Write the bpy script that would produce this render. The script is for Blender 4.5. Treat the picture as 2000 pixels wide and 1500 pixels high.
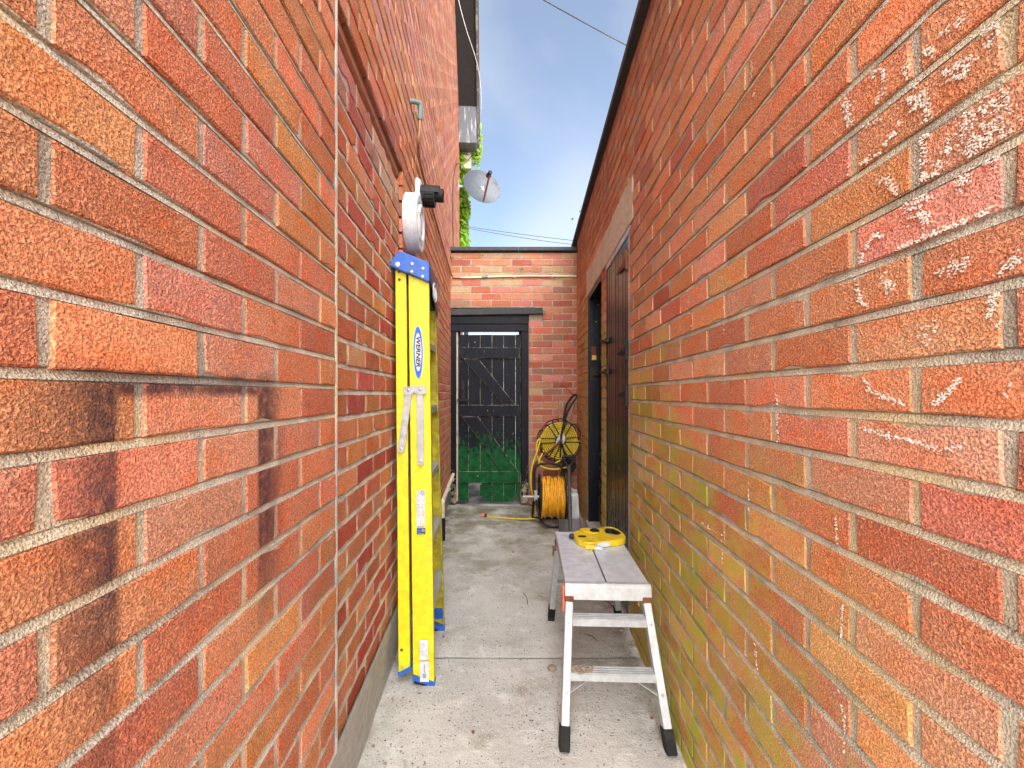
import bpy, bmesh, math, random
from mathutils import Vector, Matrix, noise as mnoise

for o in list(bpy.data.objects): bpy.data.objects.remove(o)
R = math.radians
sc = bpy.context.scene
COL = sc.collection

# ------------------------------------------------------------------ camera
F = 835.0; CAMH = 1.235; CX, HY = 1000.0, 770.0        # pixels of the 2000x1500 photograph
cam = bpy.data.cameras.new('camera'); camo = bpy.data.objects.new('camera', cam); COL.objects.link(camo)
cam.sensor_width = 36.0; cam.lens = F / 2000 * 36; cam.shift_y = 0.010
cam.clip_start = 0.02; cam.clip_end = 500
camo.location = (0, 0, CAMH); camo.rotation_euler = (R(90), 0, 0)
sc.camera = camo

# ------------------------------------------------------------------ light
SUN_EL, SUN_AZ = R(34), R(194)      # azimuth measured clockwise from +Y (north): behind the camera, to the right
world = bpy.data.worlds.new('World'); sc.world = world; world.use_nodes = True
wn, wl = world.node_tree.nodes, world.node_tree.links
wn.clear()
w_out = wn.new('ShaderNodeOutputWorld'); w_bg = wn.new('ShaderNodeBackground')
sky = wn.new('ShaderNodeTexSky'); sky.sky_type = 'NISHITA'; sky.sun_disc = False
sky.sun_elevation = SUN_EL; sky.sun_rotation = SUN_AZ
sky.air_density = 1.0; sky.dust_density = 0.6; sky.ozone_density = 1.2
w_tc = wn.new('ShaderNodeTexCoord'); w_map = wn.new('ShaderNodeMapping')
w_map.inputs['Scale'].default_value = (1.3, 0.7, 1.0); w_map.inputs['Rotation'].default_value = (0.3, 0.2, 0.5)
w_n = wn.new('ShaderNodeTexNoise'); w_n.inputs['Scale'].default_value = 1.6
w_n.inputs['Detail'].default_value = 6; w_n.inputs['Roughness'].default_value = 0.45; w_n.inputs['Distortion'].default_value = 0.5
w_r = wn.new('ShaderNodeMapRange'); w_r.inputs[1].default_value = 0.44; w_r.inputs[2].default_value = 0.86
w_r.inputs[3].default_value = 0.16; w_r.inputs[4].default_value = 0.92
w_mix = wn.new('ShaderNodeMix'); w_mix.data_type = 'RGBA'
wl.new(w_tc.outputs['Generated'], w_map.inputs[0]); wl.new(w_map.outputs[0], w_n.inputs['Vector'])
wl.new(w_n.outputs[0], w_r.inputs[0]); wl.new(w_r.outputs[0], w_mix.inputs[0])
wl.new(sky.outputs[0], w_mix.inputs[6]); w_mix.inputs[7].default_value = (4.3, 4.4, 4.6, 1)
wl.new(w_mix.outputs[2], w_bg.inputs[0]); w_bg.inputs[1].default_value = 0.05
wl.new(w_bg.outputs[0], w_out.inputs[0])
sun = bpy.data.lights.new('sun', 'SUN'); sun.energy = 5.0; sun.angle = R(108); sun.color = (1.0, 0.98, 0.945)
suno = bpy.data.objects.new('sun', sun); COL.objects.link(suno)
sdir = Vector((math.sin(SUN_AZ)*math.cos(SUN_EL), math.cos(SUN_AZ)*math.cos(SUN_EL), math.sin(SUN_EL)))
suno.rotation_euler = sdir.to_track_quat('Z', 'Y').to_euler()
vs = sc.view_settings; vs.view_transform = 'Standard'; vs.look = 'None'; vs.exposure = 2.36; vs.gamma = 1.0; vs.use_curve_mapping = False
sc.cycles.max_bounces = 8; sc.cycles.diffuse_bounces = 5; sc.cycles.use_denoising = True

# ------------------------------------------------------------------ pixel -> place
def P(px, py, Y): return Vector(((px - CX) / F * Y, Y, CAMH - (py - HY) / F * Y))
def floor_pt(px, py, z=0.0):
    Y = F * (CAMH - z) / (py - HY); return Vector(((px - CX) / F * Y, Y, z))
LA, LB = -0.408, -0.0583      # left wall  X = LA + LB*Y
RA, RB = 0.520, 0.0435        # right wall X = RA + RB*Y
BACK = 4.77
YN = -0.40      # both alley walls cut short here, behind the camera, to let light in
def left_Y(px): return LA / ((px - CX) / F - LB)
def right_Y(px): return RA / ((px - CX) / F - RB)

# ------------------------------------------------------------------ materials
def new_mat(name):
    m = bpy.data.materials.new(name); m.use_nodes = True
    return m, m.node_tree.nodes, m.node_tree.links, m.node_tree.nodes['Principled BSDF']
class G:
    """small node-graph helper"""
    def __init__(s, m): s.n = m.node_tree.nodes; s.l = m.node_tree.links
    def put(s, sock, v):
        if isinstance(v, bpy.types.NodeSocket): s.l.new(v, sock)
        elif isinstance(v, (tuple, list)) and len(v) == 3 and sock.type == 'RGBA': sock.default_value = (*v, 1)
        else: sock.default_value = v
    def math(s, op, a, b=0.0, c=None, clamp=False):
        n = s.n.new('ShaderNodeMath'); n.operation = op; n.use_clamp = clamp
        s.put(n.inputs[0], a); s.put(n.inputs[1], b)
        if c is not None: s.put(n.inputs[2], c)
        return n.outputs[0]
    def mix(s, f, a, b, mode='MIX'):
        n = s.n.new('ShaderNodeMix'); n.data_type = 'RGBA'; n.blend_type = mode
        s.put(n.inputs[0], f); s.put(n.inputs[6], a); s.put(n.inputs[7], b); return n.outputs[2]
    def pos(s): return s.n.new('ShaderNodeNewGeometry').outputs['Position']
    def obj(s): return s.n.new('ShaderNodeTexCoord').outputs['Object']
    def sep(s, v):
        n = s.n.new('ShaderNodeSeparateXYZ'); s.put(n.inputs[0], v); return n.outputs
    def scale(s, v, sc_, loc=(0,0,0)):
        n = s.n.new('ShaderNodeMapping'); s.put(n.inputs[0], v); n.inputs['Scale'].default_value = sc_
        n.inputs['Location'].default_value = loc; return n.outputs[0]
    def noise(s, v, sc_, det=3, rough=0.55, dist=0.0):
        n = s.n.new('ShaderNodeTexNoise'); s.put(n.inputs['Vector'], v); n.inputs['Scale'].default_value = sc_
        n.inputs['Detail'].default_value = det; n.inputs['Roughness'].default_value = rough; n.inputs['Distortion'].default_value = dist
        return n.outputs[0]
    def voro(s, v, sc_, feat='F1', rnd=1.0):
        n = s.n.new('ShaderNodeTexVoronoi'); s.put(n.inputs['Vector'], v); n.inputs['Scale'].default_value = sc_; n.feature = feat
        n.inputs['Randomness'].default_value = rnd
        return n.outputs
    def ramp(s, v, lo, hi, a=0.0, b=1.0, smooth=True):
        n = s.n.new('ShaderNodeMapRange'); n.interpolation_type = 'SMOOTHSTEP' if smooth else 'LINEAR'
        s.put(n.inputs[0], v); n.inputs[1].default_value = lo; n.inputs[2].default_value = hi
        n.inputs[3].default_value = a; n.inputs[4].default_value = b; return n.outputs[0]
    def bump(s, h, dist, strength=1.0, normal=None):
        n = s.n.new('ShaderNodeBump'); s.put(n.inputs['Height'], h); n.inputs['Distance'].default_value = dist
        n.inputs['Strength'].default_value = strength
        if normal is not None: s.l.new(normal, n.inputs['Normal'])
        return n.outputs[0]

def mat_brick(name, mode, soot=False, moss=False, bloom=0.0):
    m, n, l, b = new_mat(name); g = G(m)
    if mode == 'obj':
        oi = n.new('ShaderNodeObjectInfo'); base = oi.outputs['Color']; rnd_o = oi.outputs['Random']
    else:
        a = n.new('ShaderNodeAttribute'); a.attribute_name = 'tint'; base = a.outputs['Color']
    p = g.pos(); xyz = g.sep(p)
    big = g.noise(g.scale(p, (1, 1, 1.6)), 9, 3, 0.6)
    c = g.mix(g.ramp(big, 0.42, 0.72), base, g.mix(1.0, base, (1.06, 0.80, 0.68), 'MULTIPLY'))
    big2 = g.noise(g.scale(p, (1, 1, 1.3), (7, 3, 1)), 15, 4, 0.6)
    c = g.mix(g.ramp(big2, 0.56, 0.8, 0, 0.55), c, g.mix(1.0, base, (0.62, 0.72, 0.95), 'MULTIPLY'))
    lump = g.noise(g.scale(p, (1, 1, 1.2)), 250, 3, 0.65)
    grit = g.math('ADD', g.math('MULTIPLY', g.noise(p, 400, 3, 0.7), 0.5), g.math('MULTIPLY', lump, 0.5))
    c = g.mix(1.0, c, g.ramp(grit, 0.36, 0.64, 0.48, 1.48), 'MULTIPLY')
    lum = g.noise(p, 120, 2, 0.5)
    c = g.mix(g.ramp(lum, 0.60, 0.75, 0, 0.35), c, (0.62, 0.34, 0.17))            # sandy flecks
    spk = g.voro(p, 95)[0]
    c = g.mix(g.ramp(spk, 0.05, 0.16, 0.55, 0.0), c, (0.05, 0.035, 0.03))       # burnt specks
    pale = g.ramp(g.noise(g.scale(p, (1, 1, 0.7), (3, 9, 4)), 4.5, 5, 0.65), 0.56, 0.74)
    c = g.mix(g.math('MULTIPLY', pale, 0.22 + bloom), c, (0.60, 0.42, 0.36))
    if soot:    # spray halo left round a plate once fixed to the wall: a rectangle Y .472-.755, top z 1.229
        Y, Z = xyz[1], xyz[2]
        wob = g.math('MULTIPLY', g.math('SUBTRACT', g.noise(p, 22, 3), 0.5), 0.05)
        dx = g.math('MAXIMUM', g.math('SUBTRACT', 0.474, Y), g.math('SUBTRACT', Y, 0.752))
        inside = g.math('MAXIMUM', dx, g.math('SUBTRACT', Z, 1.2285))
        out = g.ramp(inside, -0.004, 0.012)
        dl = g.math('ADD', g.ramp(g.math('ADD', g.math('SUBTRACT', 0.474, Y), wob), 0.0, 0.12, 1, 0), 0)
        dl = g.math('MULTIPLY', dl, g.ramp(Y, 0.484, 0.466))
        dr = g.math('MULTIPLY', g.ramp(g.math('ADD', g.math('SUBTRACT', Y, 0.752), wob), 0.03, 0.125, 1, 0), g.ramp(Y, 0.738, 0.764))
        sides = g.math('MULTIPLY', g.math('MAXIMUM', dl, dr), g.ramp(g.math('ADD', Z, wob), 1.285, 1.235))
        sides = g.math('MULTIPLY', sides, g.ramp(g.math('ADD', Z, g.math('MULTIPLY', wob, 4)), 0.70, 1.05))
        top = g.math('MULTIPLY', g.ramp(g.math('ADD', Z, wob), 1.275, 1.245), g.ramp(Z, 1.2275, 1.2295))
        top = g.math('MULTIPLY', top, g.math('MULTIPLY', g.ramp(Y, 0.40, 0.47), g.ramp(Y, 0.89, 0.78)))
        sm = g.math('MULTIPLY', g.math('MULTIPLY', g.math('MAXIMUM', sides, top), out), g.ramp(g.noise(p, 60, 4), 0.2, 0.6, 0.45, 0.90))
        c = g.mix(sm, c, (0.065, 0.042, 0.052))
        low = g.math('MULTIPLY', g.ramp(Z, 1.0, 0.65), g.ramp(g.noise(p, 5, 3), 0.45, 0.7))
        c = g.mix(g.math('MULTIPLY', low, 0.5), c, (0.34, 0.20, 0.05))
    if moss:    # yellow-green algae low on the shaded wall
        Y, Z = xyz[1], xyz[2]
        lim = g.math('MULTIPLY_ADD', Y, 0.34, 0.80)
        nz = g.math('MULTIPLY', g.math('SUBTRACT', g.noise(p, 3.2, 4, 0.6), 0.5), 1.0)
        mm = g.ramp(g.math('ADD', g.math('SUBTRACT', lim, Z), nz), -0.02, 0.34)
        mm = g.math('MULTIPLY', mm, g.ramp(Y, 0.50, 1.30, 0.12, 1.0))
        mm = g.math('MULTIPLY', mm, g.ramp(g.noise(g.scale(p, (1, 1, 1.6)), 10, 5, 0.68), 0.36, 0.62, 0.22, 1.0))
        mm = g.math('MULTIPLY', mm, g.ramp(Y, 4.9, 2.9, 0.30, 1.0))
        c = g.mix(g.math('MULTIPLY', mm, 0.80), c, (0.60, 0.48, 0.10))
        gg = g.math('MULTIPLY', mm, g.ramp(g.noise(p, 7, 4, 0.65), 0.44, 0.62))
        c = g.mix(g.math('MULTIPLY', gg, 0.85), c, (0.44, 0.47, 0.06))
        wb = g.math('MULTIPLY', g.math('MULTIPLY', g.ramp(Y, 1.75, 1.85), g.ramp(Y, 2.2, 2.08)), g.math('MULTIPLY', g.ramp(Z, 0.80, 0.88), g.ramp(Z, 1.12, 1.04)))
        c = g.mix(g.math('MULTIPLY', wb, g.ramp(g.noise(p, 9, 3), 0.4, 0.55, 0, 0.6)), c, (0.62, 0.45, 0.40))
        # rain-washed grey streaks under the coping
        st = g.math('MULTIPLY', g.ramp(Z, 2.2, 2.85), g.ramp(g.noise(g.scale(p, (6, 6, 0.6)), 2.2, 4, 0.6), 0.42, 0.68))
        c = g.mix(g.math('MULTIPLY', st, 0.62), c, (0.20, 0.145, 0.12))
    l.new(c, b.inputs['Base Color']); b.inputs['Roughness'].default_value = 0.9
    b.inputs['Specular IOR Level'].default_value = 0.02
    h = g.math('ADD', g.math('MULTIPLY', g.ramp(lump, 0.34, 0.66), 0.55), g.math('MULTIPLY', g.noise(p, 420, 3, 0.6), 0.30))
    h = g.math('ADD', h, g.math('MULTIPLY', g.noise(p, 45, 3, 0.6), 0.55))
    h = g.math('SUBTRACT', h, g.math('MULTIPLY', g.ramp(spk, 0.05, 0.2, 1, 0), 0.35))
    if mode == 'obj': h = g.math('MULTIPLY', h, g.ramp(rnd_o, 0.0, 1.0, 0.45, 1.1, smooth=False))
    l.new(g.bump(h, 0.0062, 1.0), b.inputs['Normal'])
    return m

def mat_mortar(name, col, moss=False, soot=False):
    m, n, l, b = new_mat(name); g = G(m); p = g.pos(); xyz = g.sep(p)
    c = g.mix(g.ramp(g.noise(p, 14, 4), 0.35, 0.7), col, tuple(x*0.62 for x in col))
    c = g.mix(g.ramp(g.noise(p, 4, 3), 0.45, 0.75), c, (col[0]*1.1, col[1]*0.98, col[2]*0.72))
    v = g.voro(p, 260)
    c = g.mix(1.0, c, g.ramp(g.noise(p, 420, 2, 0.6), 0.3, 0.7, 0.68, 1.3), 'MULTIPLY')
    c = g.mix(g.ramp(v[0], 0.0, 0.22, 0.5, 0), c, (0.75, 0.72, 0.66))
    if moss:
        mm = g.math('MULTIPLY', g.ramp(g.math('MULTIPLY_ADD', xyz[1], -0.35, xyz[2]), 0.75, 0.15), g.ramp(g.noise(p, 5, 4, 0.6), 0.42, 0.62))
        c = g.mix(g.math('MULTIPLY', mm, 0.75), c, (0.14, 0.17, 0.02))
    if soot:
        s_ = g.math('MULTIPLY', g.math('MULTIPLY', g.ramp(xyz[1], 0.40, 0.46), g.ramp(xyz[1], 0.86, 0.78)), g.math('MULTIPLY', g.ramp(xyz[2], 1.285, 1.255), g.ramp(xyz[2], 1.225, 1.235)))
        c = g.mix(g.math('MULTIPLY', s_, 0.6), c, (0.07, 0.06, 0.07))
    l.new(c, b.inputs['Base Color']); b.inputs['Roughness'].default_value = 0.95
    h = g.math('ADD', g.noise(p, 320, 3, 0.6), g.math('MULTIPLY', g.noise(p, 40, 3), 1.0))
    l.new(g.bump(h, 0.0042, 1.0), b.inputs['Normal'])
    return m

def mat_simple(name, col, rough=0.5, metal=0.0, dirt=None, dirt_amt=0.5, dirt_scale=12, bump=0.0, bscale=200, spec=0.5, streak=False, edge=(0.5, 0.72)):
    m, n, l, b = new_mat(name); g = G(m); p = g.pos()
    c = g.mix(1.0, col, g.ramp(g.noise(p, 35, 4), 0.3, 0.7, 0.86, 1.12), 'MULTIPLY')
    if dirt is not None:
        q = g.scale(p, (3, 3, 0.35)) if streak else p
        d = g.ramp(g.noise(q, dirt_scale, 5, 0.65), edge[0], edge[1])
        d2 = g.ramp(g.noise(p, dirt_scale*9, 3, 0.6), 0.35, 0.65, 0.5, 1.0)
        c = g.mix(g.math('MULTIPLY', g.math('MULTIPLY', d, d2), dirt_amt), c, dirt)
        l.new(g.math('MULTIPLY_ADD', d, 0.2, rough, clamp=True), b.inputs['Roughness'])
    else: b.inputs['Roughness'].default_value = rough
    l.new(c, b.inputs['Base Color']); b.inputs['Metallic'].default_value = metal; b.inputs['Specular IOR Level'].default_value = spec
    if bump: l.new(g.bump(g.noise(p, bscale, 4, 0.6), bump, 0.8), b.inputs['Normal'])
    return m

def mat_concrete(name, col):
    m, n, l, b = new_mat(name); g = G(m); p = g.pos(); xyz = g.sep(p)
    c = g.mix(g.ramp(g.noise(p, 2.2, 5, 0.6), 0.35, 0.68), col, tuple(x*0.76 for x in col))
    c = g.mix(g.ramp(g.noise(p, 9, 5, 0.6), 0.52, 0.70), c, (col[0]*1.12, col[1]*1.12, col[2]*1.13))
    c = g.mix(g.ramp(g.noise(p, 4.5, 5, 0.65, 0.6), 0.54, 0.72, 0, .55), c, (0.22, 0.17, 0.10))
    v = g.voro(p, 85); v2 = g.voro(p, 42)
    rnd = g.sep(v[1])[0]
    c = g.mix(g.math('MULTIPLY', g.ramp(v[0], 0.22, 0.36, 1, 0), g.ramp(rnd, 0.55, 0.62)), c, (0.56, 0.54, 0.50))
    c = g.mix(g.math('MULTIPLY', g.ramp(v[0], 0.20, 0.34, 1, 0), g.ramp(rnd, 0.24, 0.16)), c, (0.20, 0.185, 0.17))
    rnd2 = g.sep(v2[1])[1]
    c = g.mix(g.math('MULTIPLY', g.ramp(v2[0], 0.16, 0.26, 1, 0), g.ramp(rnd2, 0.94, 0.97)), c, (0.34, 0.24, 0.19))
    c = g.mix(g.math('MULTIPLY', g.ramp(v2[0], 0.10, 0.2, 1, 0), g.ramp(rnd2, 0.16, 0.10)), c, (0.03, 0.025, 0.02))
    c = g.mix(1.0, c, g.ramp(g.noise(p, 300, 3), 0.3, 0.7, 0.78, 1.22), 'MULTIPLY')
    # algae toward the gate and at the edges
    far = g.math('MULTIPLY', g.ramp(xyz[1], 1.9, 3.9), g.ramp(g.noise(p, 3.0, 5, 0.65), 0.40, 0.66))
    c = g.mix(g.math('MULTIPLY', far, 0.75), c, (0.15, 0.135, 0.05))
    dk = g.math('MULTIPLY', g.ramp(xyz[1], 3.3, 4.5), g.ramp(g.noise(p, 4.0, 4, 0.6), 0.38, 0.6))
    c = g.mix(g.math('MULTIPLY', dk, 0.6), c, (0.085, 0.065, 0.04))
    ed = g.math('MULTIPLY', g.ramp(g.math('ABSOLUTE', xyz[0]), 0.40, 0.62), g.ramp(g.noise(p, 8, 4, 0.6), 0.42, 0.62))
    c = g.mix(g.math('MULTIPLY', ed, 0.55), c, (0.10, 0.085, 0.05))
    l.new(c, b.inputs['Base Color']); b.inputs['Roughness'].default_value = 0.93
    h = g.math('ADD', g.math('MULTIPLY', g.noise(p, 130, 4, 0.6), 1.0), g.math('MULTIPLY', g.noise(p, 22, 3), 2.0))
    h = g.math('SUBTRACT', h, g.math('MULTIPLY', g.ramp(v2[0], 0.08, 0.2, 1, 0), 0.35))
    l.new(g.bump(h, 0.0036, 0.9), b.inputs['Normal'])
    return m

def mat_peeling(name, top, under, amt_lo, amt_hi, zlo=None, zhi=None, gloss=0.45, wood=None, scl=9, spec=0.15):
    """black paint flaking to an older green coat; more flaked low down"""
    m, n, l, b = new_mat(name); g = G(m); p = g.pos(); xyz = g.sep(p)
    q = g.scale(p, (1.0, 1.0, 0.8))
    f = g.math('ADD', g.math('ADD', g.math('MULTIPLY', g.noise(q, scl, 6, 0.7, 0.3), 0.55), g.math('MULTIPLY', g.noise(g.scale(p, (1, 1, .7)), 38, 5, 0.7), 0.45)), g.math('MULTIPLY', g.noise(p, 34, 3), 0.10))
    if zlo is not None: f = g.math('ADD', f, g.ramp(xyz[2], zlo, zhi, 0.30, 0.0, smooth=False))
    mask = g.ramp(f, amt_lo, amt_hi)
    topc = g.mix(g.ramp(g.noise(g.scale(p, (6, 6, 0.5)), 4, 4), 0.50, 0.72, 0, 0.40), top, tuple(x*2.0+0.012 for x in top))
    und = g.mix(1.0, under, g.ramp(g.noise(p, 18, 4), 0.3, 0.7, 0.6, 1.35), 'MULTIPLY')
    c = g.mix(mask, topc, und)
    fl = g.ramp(g.noise(g.scale(p, (1, 1, .4), (4, 1, 8)), 30, 4, 0.7), 0.685, 0.71)
    c = g.mix(fl, c, wood or (0.42, 0.36, 0.28))
    l.new(c, b.inputs['Base Color']); l.new(g.math('MULTIPLY_ADD', mask, 0.2, gloss), b.inputs['Roughness'])
    b.inputs['Specular IOR Level'].default_value = spec
    h = g.math('SUBTRACT', g.math('MULTIPLY', g.noise(g.scale(p, (8, 8, 0.6)), 22, 3), 0.5), g.math('ADD', g.math('MULTIPLY', mask, 0.4), fl))
    l.new(g.bump(h, 0.0022, 0.8), b.inputs['Normal'])
    return m

M = {}
for md in ('obj', 'attr'):
    M['left_'+md] = mat_brick('house_brick_'+md, md, soot=True)
    M['right_'+md] = mat_brick('outbuilding_brick_'+md, md, moss=True)
    M['plain_'+md] = mat_brick('plain_brick_'+md, md)
    M['infill_'+md] = mat_brick('infill_brick_'+md, md, bloom=0.18)
M['mortar_l'] = mat_mortar('mortar_house', (0.50, 0.445, 0.365), soot=True)
M['mortar_r'] = mat_mortar('mortar_outbuilding', (0.47, 0.415, 0.325), moss=True)
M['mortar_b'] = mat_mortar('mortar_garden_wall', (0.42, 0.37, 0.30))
M['mortar_i'] = mat_mortar('mortar_infill', (0.60, 0.54, 0.47))
M['cement'] = mat_mortar('cement', (0.50, 0.46, 0.41))
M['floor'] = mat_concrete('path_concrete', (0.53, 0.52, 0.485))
M['lane'] = mat_concrete('lane_concrete', (0.50, 0.48, 0.44))
M['plinth'] = mat_simple('plinth_cement', (0.36, 0.34, 0.31), 0.95, dirt=(0.14, 0.13, 0.09), dirt_amt=0.7, dirt_scale=5, bump=0.006, bscale=45)
M['lintel'] = mat_simple('lintel_concrete', (0.56, 0.48, 0.37), 0.95, dirt=(0.22, 0.16, 0.11), dirt_amt=0.6, dirt_scale=6, bump=0.004, bscale=120)
M['coping'] = mat_simple('coping_stone', (0.045, 0.046, 0.05), 0.9, dirt=(0.12, 0.115, 0.10), dirt_amt=0.7, dirt_scale=14, bump=0.006, bscale=60)
M['felt'] = mat_simple('roof_felt', (0.028, 0.03, 0.034), 0.85, dirt=(0.09, 0.085, 0.08), dirt_amt=0.6, dirt_scale=10, bump=0.004, bscale=90)
M['gate'] = mat_peeling('gate_paint', (0.006, 0.0075, 0.013), (0.007, 0.078, 0.022), 0.672, 0.684, 0.25, 0.95, scl=12)
M['gate_edge'] = mat_peeling('gate_paint_worn_edge', (0.03, 0.03, 0.03), (0.30, 0.28, 0.22), 0.52, 0.56, scl=18)
M['frame'] = mat_peeling('frame_paint', (0.006, 0.007, 0.011), (0.28, 0.22, 0.16), 0.74, 0.77, 0.0, 0.7, scl=14)
M['frame_pale'] = mat_simple('bare_frame_edge', (0.52, 0.46, 0.36), 0.8, dirt=(0.10, 0.08, 0.06), dirt_amt=0.9, dirt_scale=16)
M['door'] = mat_peeling('door_paint', (0.012, 0.009, 0.0075), (0.10, 0.105, 0.075), 0.74, 0.80, 0.0, 1.3, gloss=0.24, wood=(0.30, 0.27, 0.21), scl=12, spec=0.3)
M['door_frame'] = mat_peeling('door_frame_paint', (0.007, 0.009, 0.016), (0.10, 0.12, 0.15), 0.68, 0.72, gloss=0.35, scl=16)
M['glossgrey'] = mat_simple('worn_grey_paint', (0.42, 0.41, 0.42), 0.35, dirt=(0.05, 0.045, 0.04), dirt_amt=0.9, dirt_scale=14)
M['iron'] = mat_simple('black_iron', (0.009, 0.009, 0.010), 0.5, 0.0, spec=0.3, dirt=(0.12, 0.05, 0.025), dirt_amt=0.7, dirt_scale=25)
M['rust'] = mat_simple('rusty_iron', (0.16, 0.055, 0.025), 0.85, 0.1, dirt=(0.03, 0.022, 0.02), dirt_amt=0.8, dirt_scale=30, bump=0.002)
M['headboard'] = mat_simple('brown_head_board', (0.46, 0.21, 0.13), 0.9)
M['brass'] = mat_simple('brass', (0.45, 0.27, 0.07), 0.4, 0.8)
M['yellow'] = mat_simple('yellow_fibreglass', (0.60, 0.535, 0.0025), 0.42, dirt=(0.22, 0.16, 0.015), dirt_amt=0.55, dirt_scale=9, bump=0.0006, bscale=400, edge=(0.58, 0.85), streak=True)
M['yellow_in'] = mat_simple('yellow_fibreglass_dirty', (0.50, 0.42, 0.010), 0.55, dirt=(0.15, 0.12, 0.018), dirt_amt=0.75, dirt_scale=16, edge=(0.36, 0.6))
M['blue'] = mat_simple('blue_plastic', (0.014, 0.095, 0.42), 0.45, dirt=(0.16, 0.17, 0.2), dirt_amt=0.55, dirt_scale=14)
M['alu'] = mat_simple('aluminium', (0.46, 0.49, 0.51), 0.42, 0.55, dirt=(0.36, 0.33, 0.29), dirt_amt=0.7, dirt_scale=12)
M['alu_top'] = mat_simple('aluminium_deck', (0.56, 0.62, 0.69), 0.38, 0.3, dirt=(0.50, 0.47, 0.42), dirt_amt=0.6, dirt_scale=9)
M['alu_bright'] = mat_simple('aluminium_pale', (0.42, 0.44, 0.45), 0.5, 0.25, dirt=(0.42, 0.38, 0.32), dirt_amt=0.65, dirt_scale=15)
M['zinc'] = mat_simple('zinc_bar', (0.40, 0.40, 0.41), 0.5, 0.3, dirt=(0.24, 0.22, 0.20), dirt_amt=0.6, dirt_scale=20)
M['rivet'] = mat_simple('rivet_steel', (0.55, 0.53, 0.48), 0.4, 0.7)
M['rubber'] = mat_simple('black_rubber', (0.009, 0.009, 0.010), 0.65, spec=0.2, dirt=(0.07, 0.067, 0.06), dirt_amt=0.5, dirt_scale=18)
M['black'] = mat_simple('black_plastic', (0.012, 0.013, 0.016), 0.5, spec=0.25, dirt=(0.10, 0.095, 0.09), dirt_amt=0.4, dirt_scale=20)
M['white'] = mat_simple('white_plastic', (0.55, 0.57, 0.58), 0.4, dirt=(0.40, 0.33, 0.32), dirt_amt=0.45, dirt_scale=9, edge=(0.56, 0.75))
M['cream'] = mat_simple('cream_pipe', (0.66, 0.57, 0.41), 0.5, dirt=(0.30, 0.22, 0.13), dirt_amt=0.6, dirt_scale=10)
M['copper'] = mat_simple('aged_copper', (0.42, 0.22, 0.09), 0.5, 0.4, dirt=(0.12, 0.07, 0.04), dirt_amt=0.7, dirt_scale=9)
M['verdigris'] = mat_simple('verdigris', (0.12, 0.20, 0.19), 0.7, 0.1, dirt=(0.10, 0.10, 0.09), dirt_amt=0.6, dirt_scale=40)
M['sticker'] = mat_simple('sticker_paper', (0.52, 0.545, 0.58), 0.5, dirt=(0.45, 0.38, 0.34), dirt_amt=0.35, dirt_scale=40)
M['ink'] = mat_simple('black_ink', (0.012, 0.012, 0.016), 0.5)
M['inkblue'] = mat_simple('blue_ink', (0.012, 0.10, 0.72), 0.4)
M['inkyellow'] = mat_simple('yellow_ink', (0.80, 0.52, 0.02), 0.5)
M['inkgrey'] = mat_simple('grey_ink', (0.38, 0.37, 0.40), 0.5)
M['inkred'] = mat_simple('red_ink', (0.55, 0.10, 0.06), 0.5)
M['purple'] = mat_simple('dark_purple_label', (0.055, 0.035, 0.075), 0.4)
M['orange'] = mat_simple('orange_plastic', (0.72, 0.14, 0.07), 0.5, dirt=(0.30, 0.14, 0.08), dirt_amt=0.5, dirt_scale=30)
M['hose'] = mat_simple('yellow_hose', (0.62, 0.46, 0.02), 0.45, dirt=(0.30, 0.19, 0.03), dirt_amt=0.5, dirt_scale=14)
M['hose_orange'] = mat_simple('amber_hose', (0.78, 0.37, 0.015), 0.45, dirt=(0.28, 0.13, 0.02), dirt_amt=0.6, dirt_scale=16)
M['tool'] = mat_simple('yellow_tool_plastic', (0.62, 0.45, 0.018), 0.42, dirt=(0.24, 0.17, 0.04), dirt_amt=0.55, dirt_scale=26)
M['steel'] = mat_simple('dull_steel', (0.10, 0.095, 0.10), 0.5, 0.5, dirt=(0.26, 0.11, 0.06), dirt_amt=0.75, dirt_scale=12)
M['shaft'] = mat_simple('dark_shaft', (0.06, 0.055, 0.055), 0.55, 0.1, dirt=(0.20, 0.16, 0.13), dirt_amt=0.6, dirt_scale=14)
M['wood'] = mat_simple('handle_wood', (0.34, 0.22, 0.11), 0.7, dirt=(0.16, 0.10, 0.06), dirt_amt=0.6, dirt_scale=14)
M['can'] = mat_simple('translucent_white_can', (0.66, 0.68, 0.70), 0.4, dirt=(0.40, 0.38, 0.34), dirt_amt=0.5, dirt_scale=9)
M['soffit'] = mat_simple('weathered_soffit', (0.020, 0.017, 0.016), 0.85, dirt=(0.05, 0.042, 0.036), dirt_amt=0.6, dirt_scale=4, bump=0.003, bscale=30)
M['fascia'] = mat_simple('flaking_fascia', (0.30, 0.26, 0.22), 0.8, dirt=(0.06, 0.04, 0.035), dirt_amt=0.95, dirt_scale=11, edge=(0.42, 0.52))
M['boxend'] = mat_simple('grey_streaked_board', (0.10, 0.105, 0.12), 0.6, dirt=(0.52, 0.52, 0.54), dirt_amt=0.8, dirt_scale=9, streak=True, edge=(0.55, 0.65))
M['slate'] = mat_simple('roof_slate', (0.09, 0.09, 0.10), 0.8)
M['dish'] = mat_simple('grey_dish', (0.075, 0.085, 0.10), 0.45, 0.1, dirt=(0.05, 0.055, 0.06), dirt_amt=0.4, dirt_scale=8)
M['cable'] = mat_simple('black_cable', (0.012, 0.012, 0.014), 0.6)
M['cablew'] = mat_simple('white_cable', (0.62, 0.62, 0.62), 0.5)
M['bluepipe'] = mat_simple('dark_blue_pipe', (0.025, 0.045, 0.11), 0.5)
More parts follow.
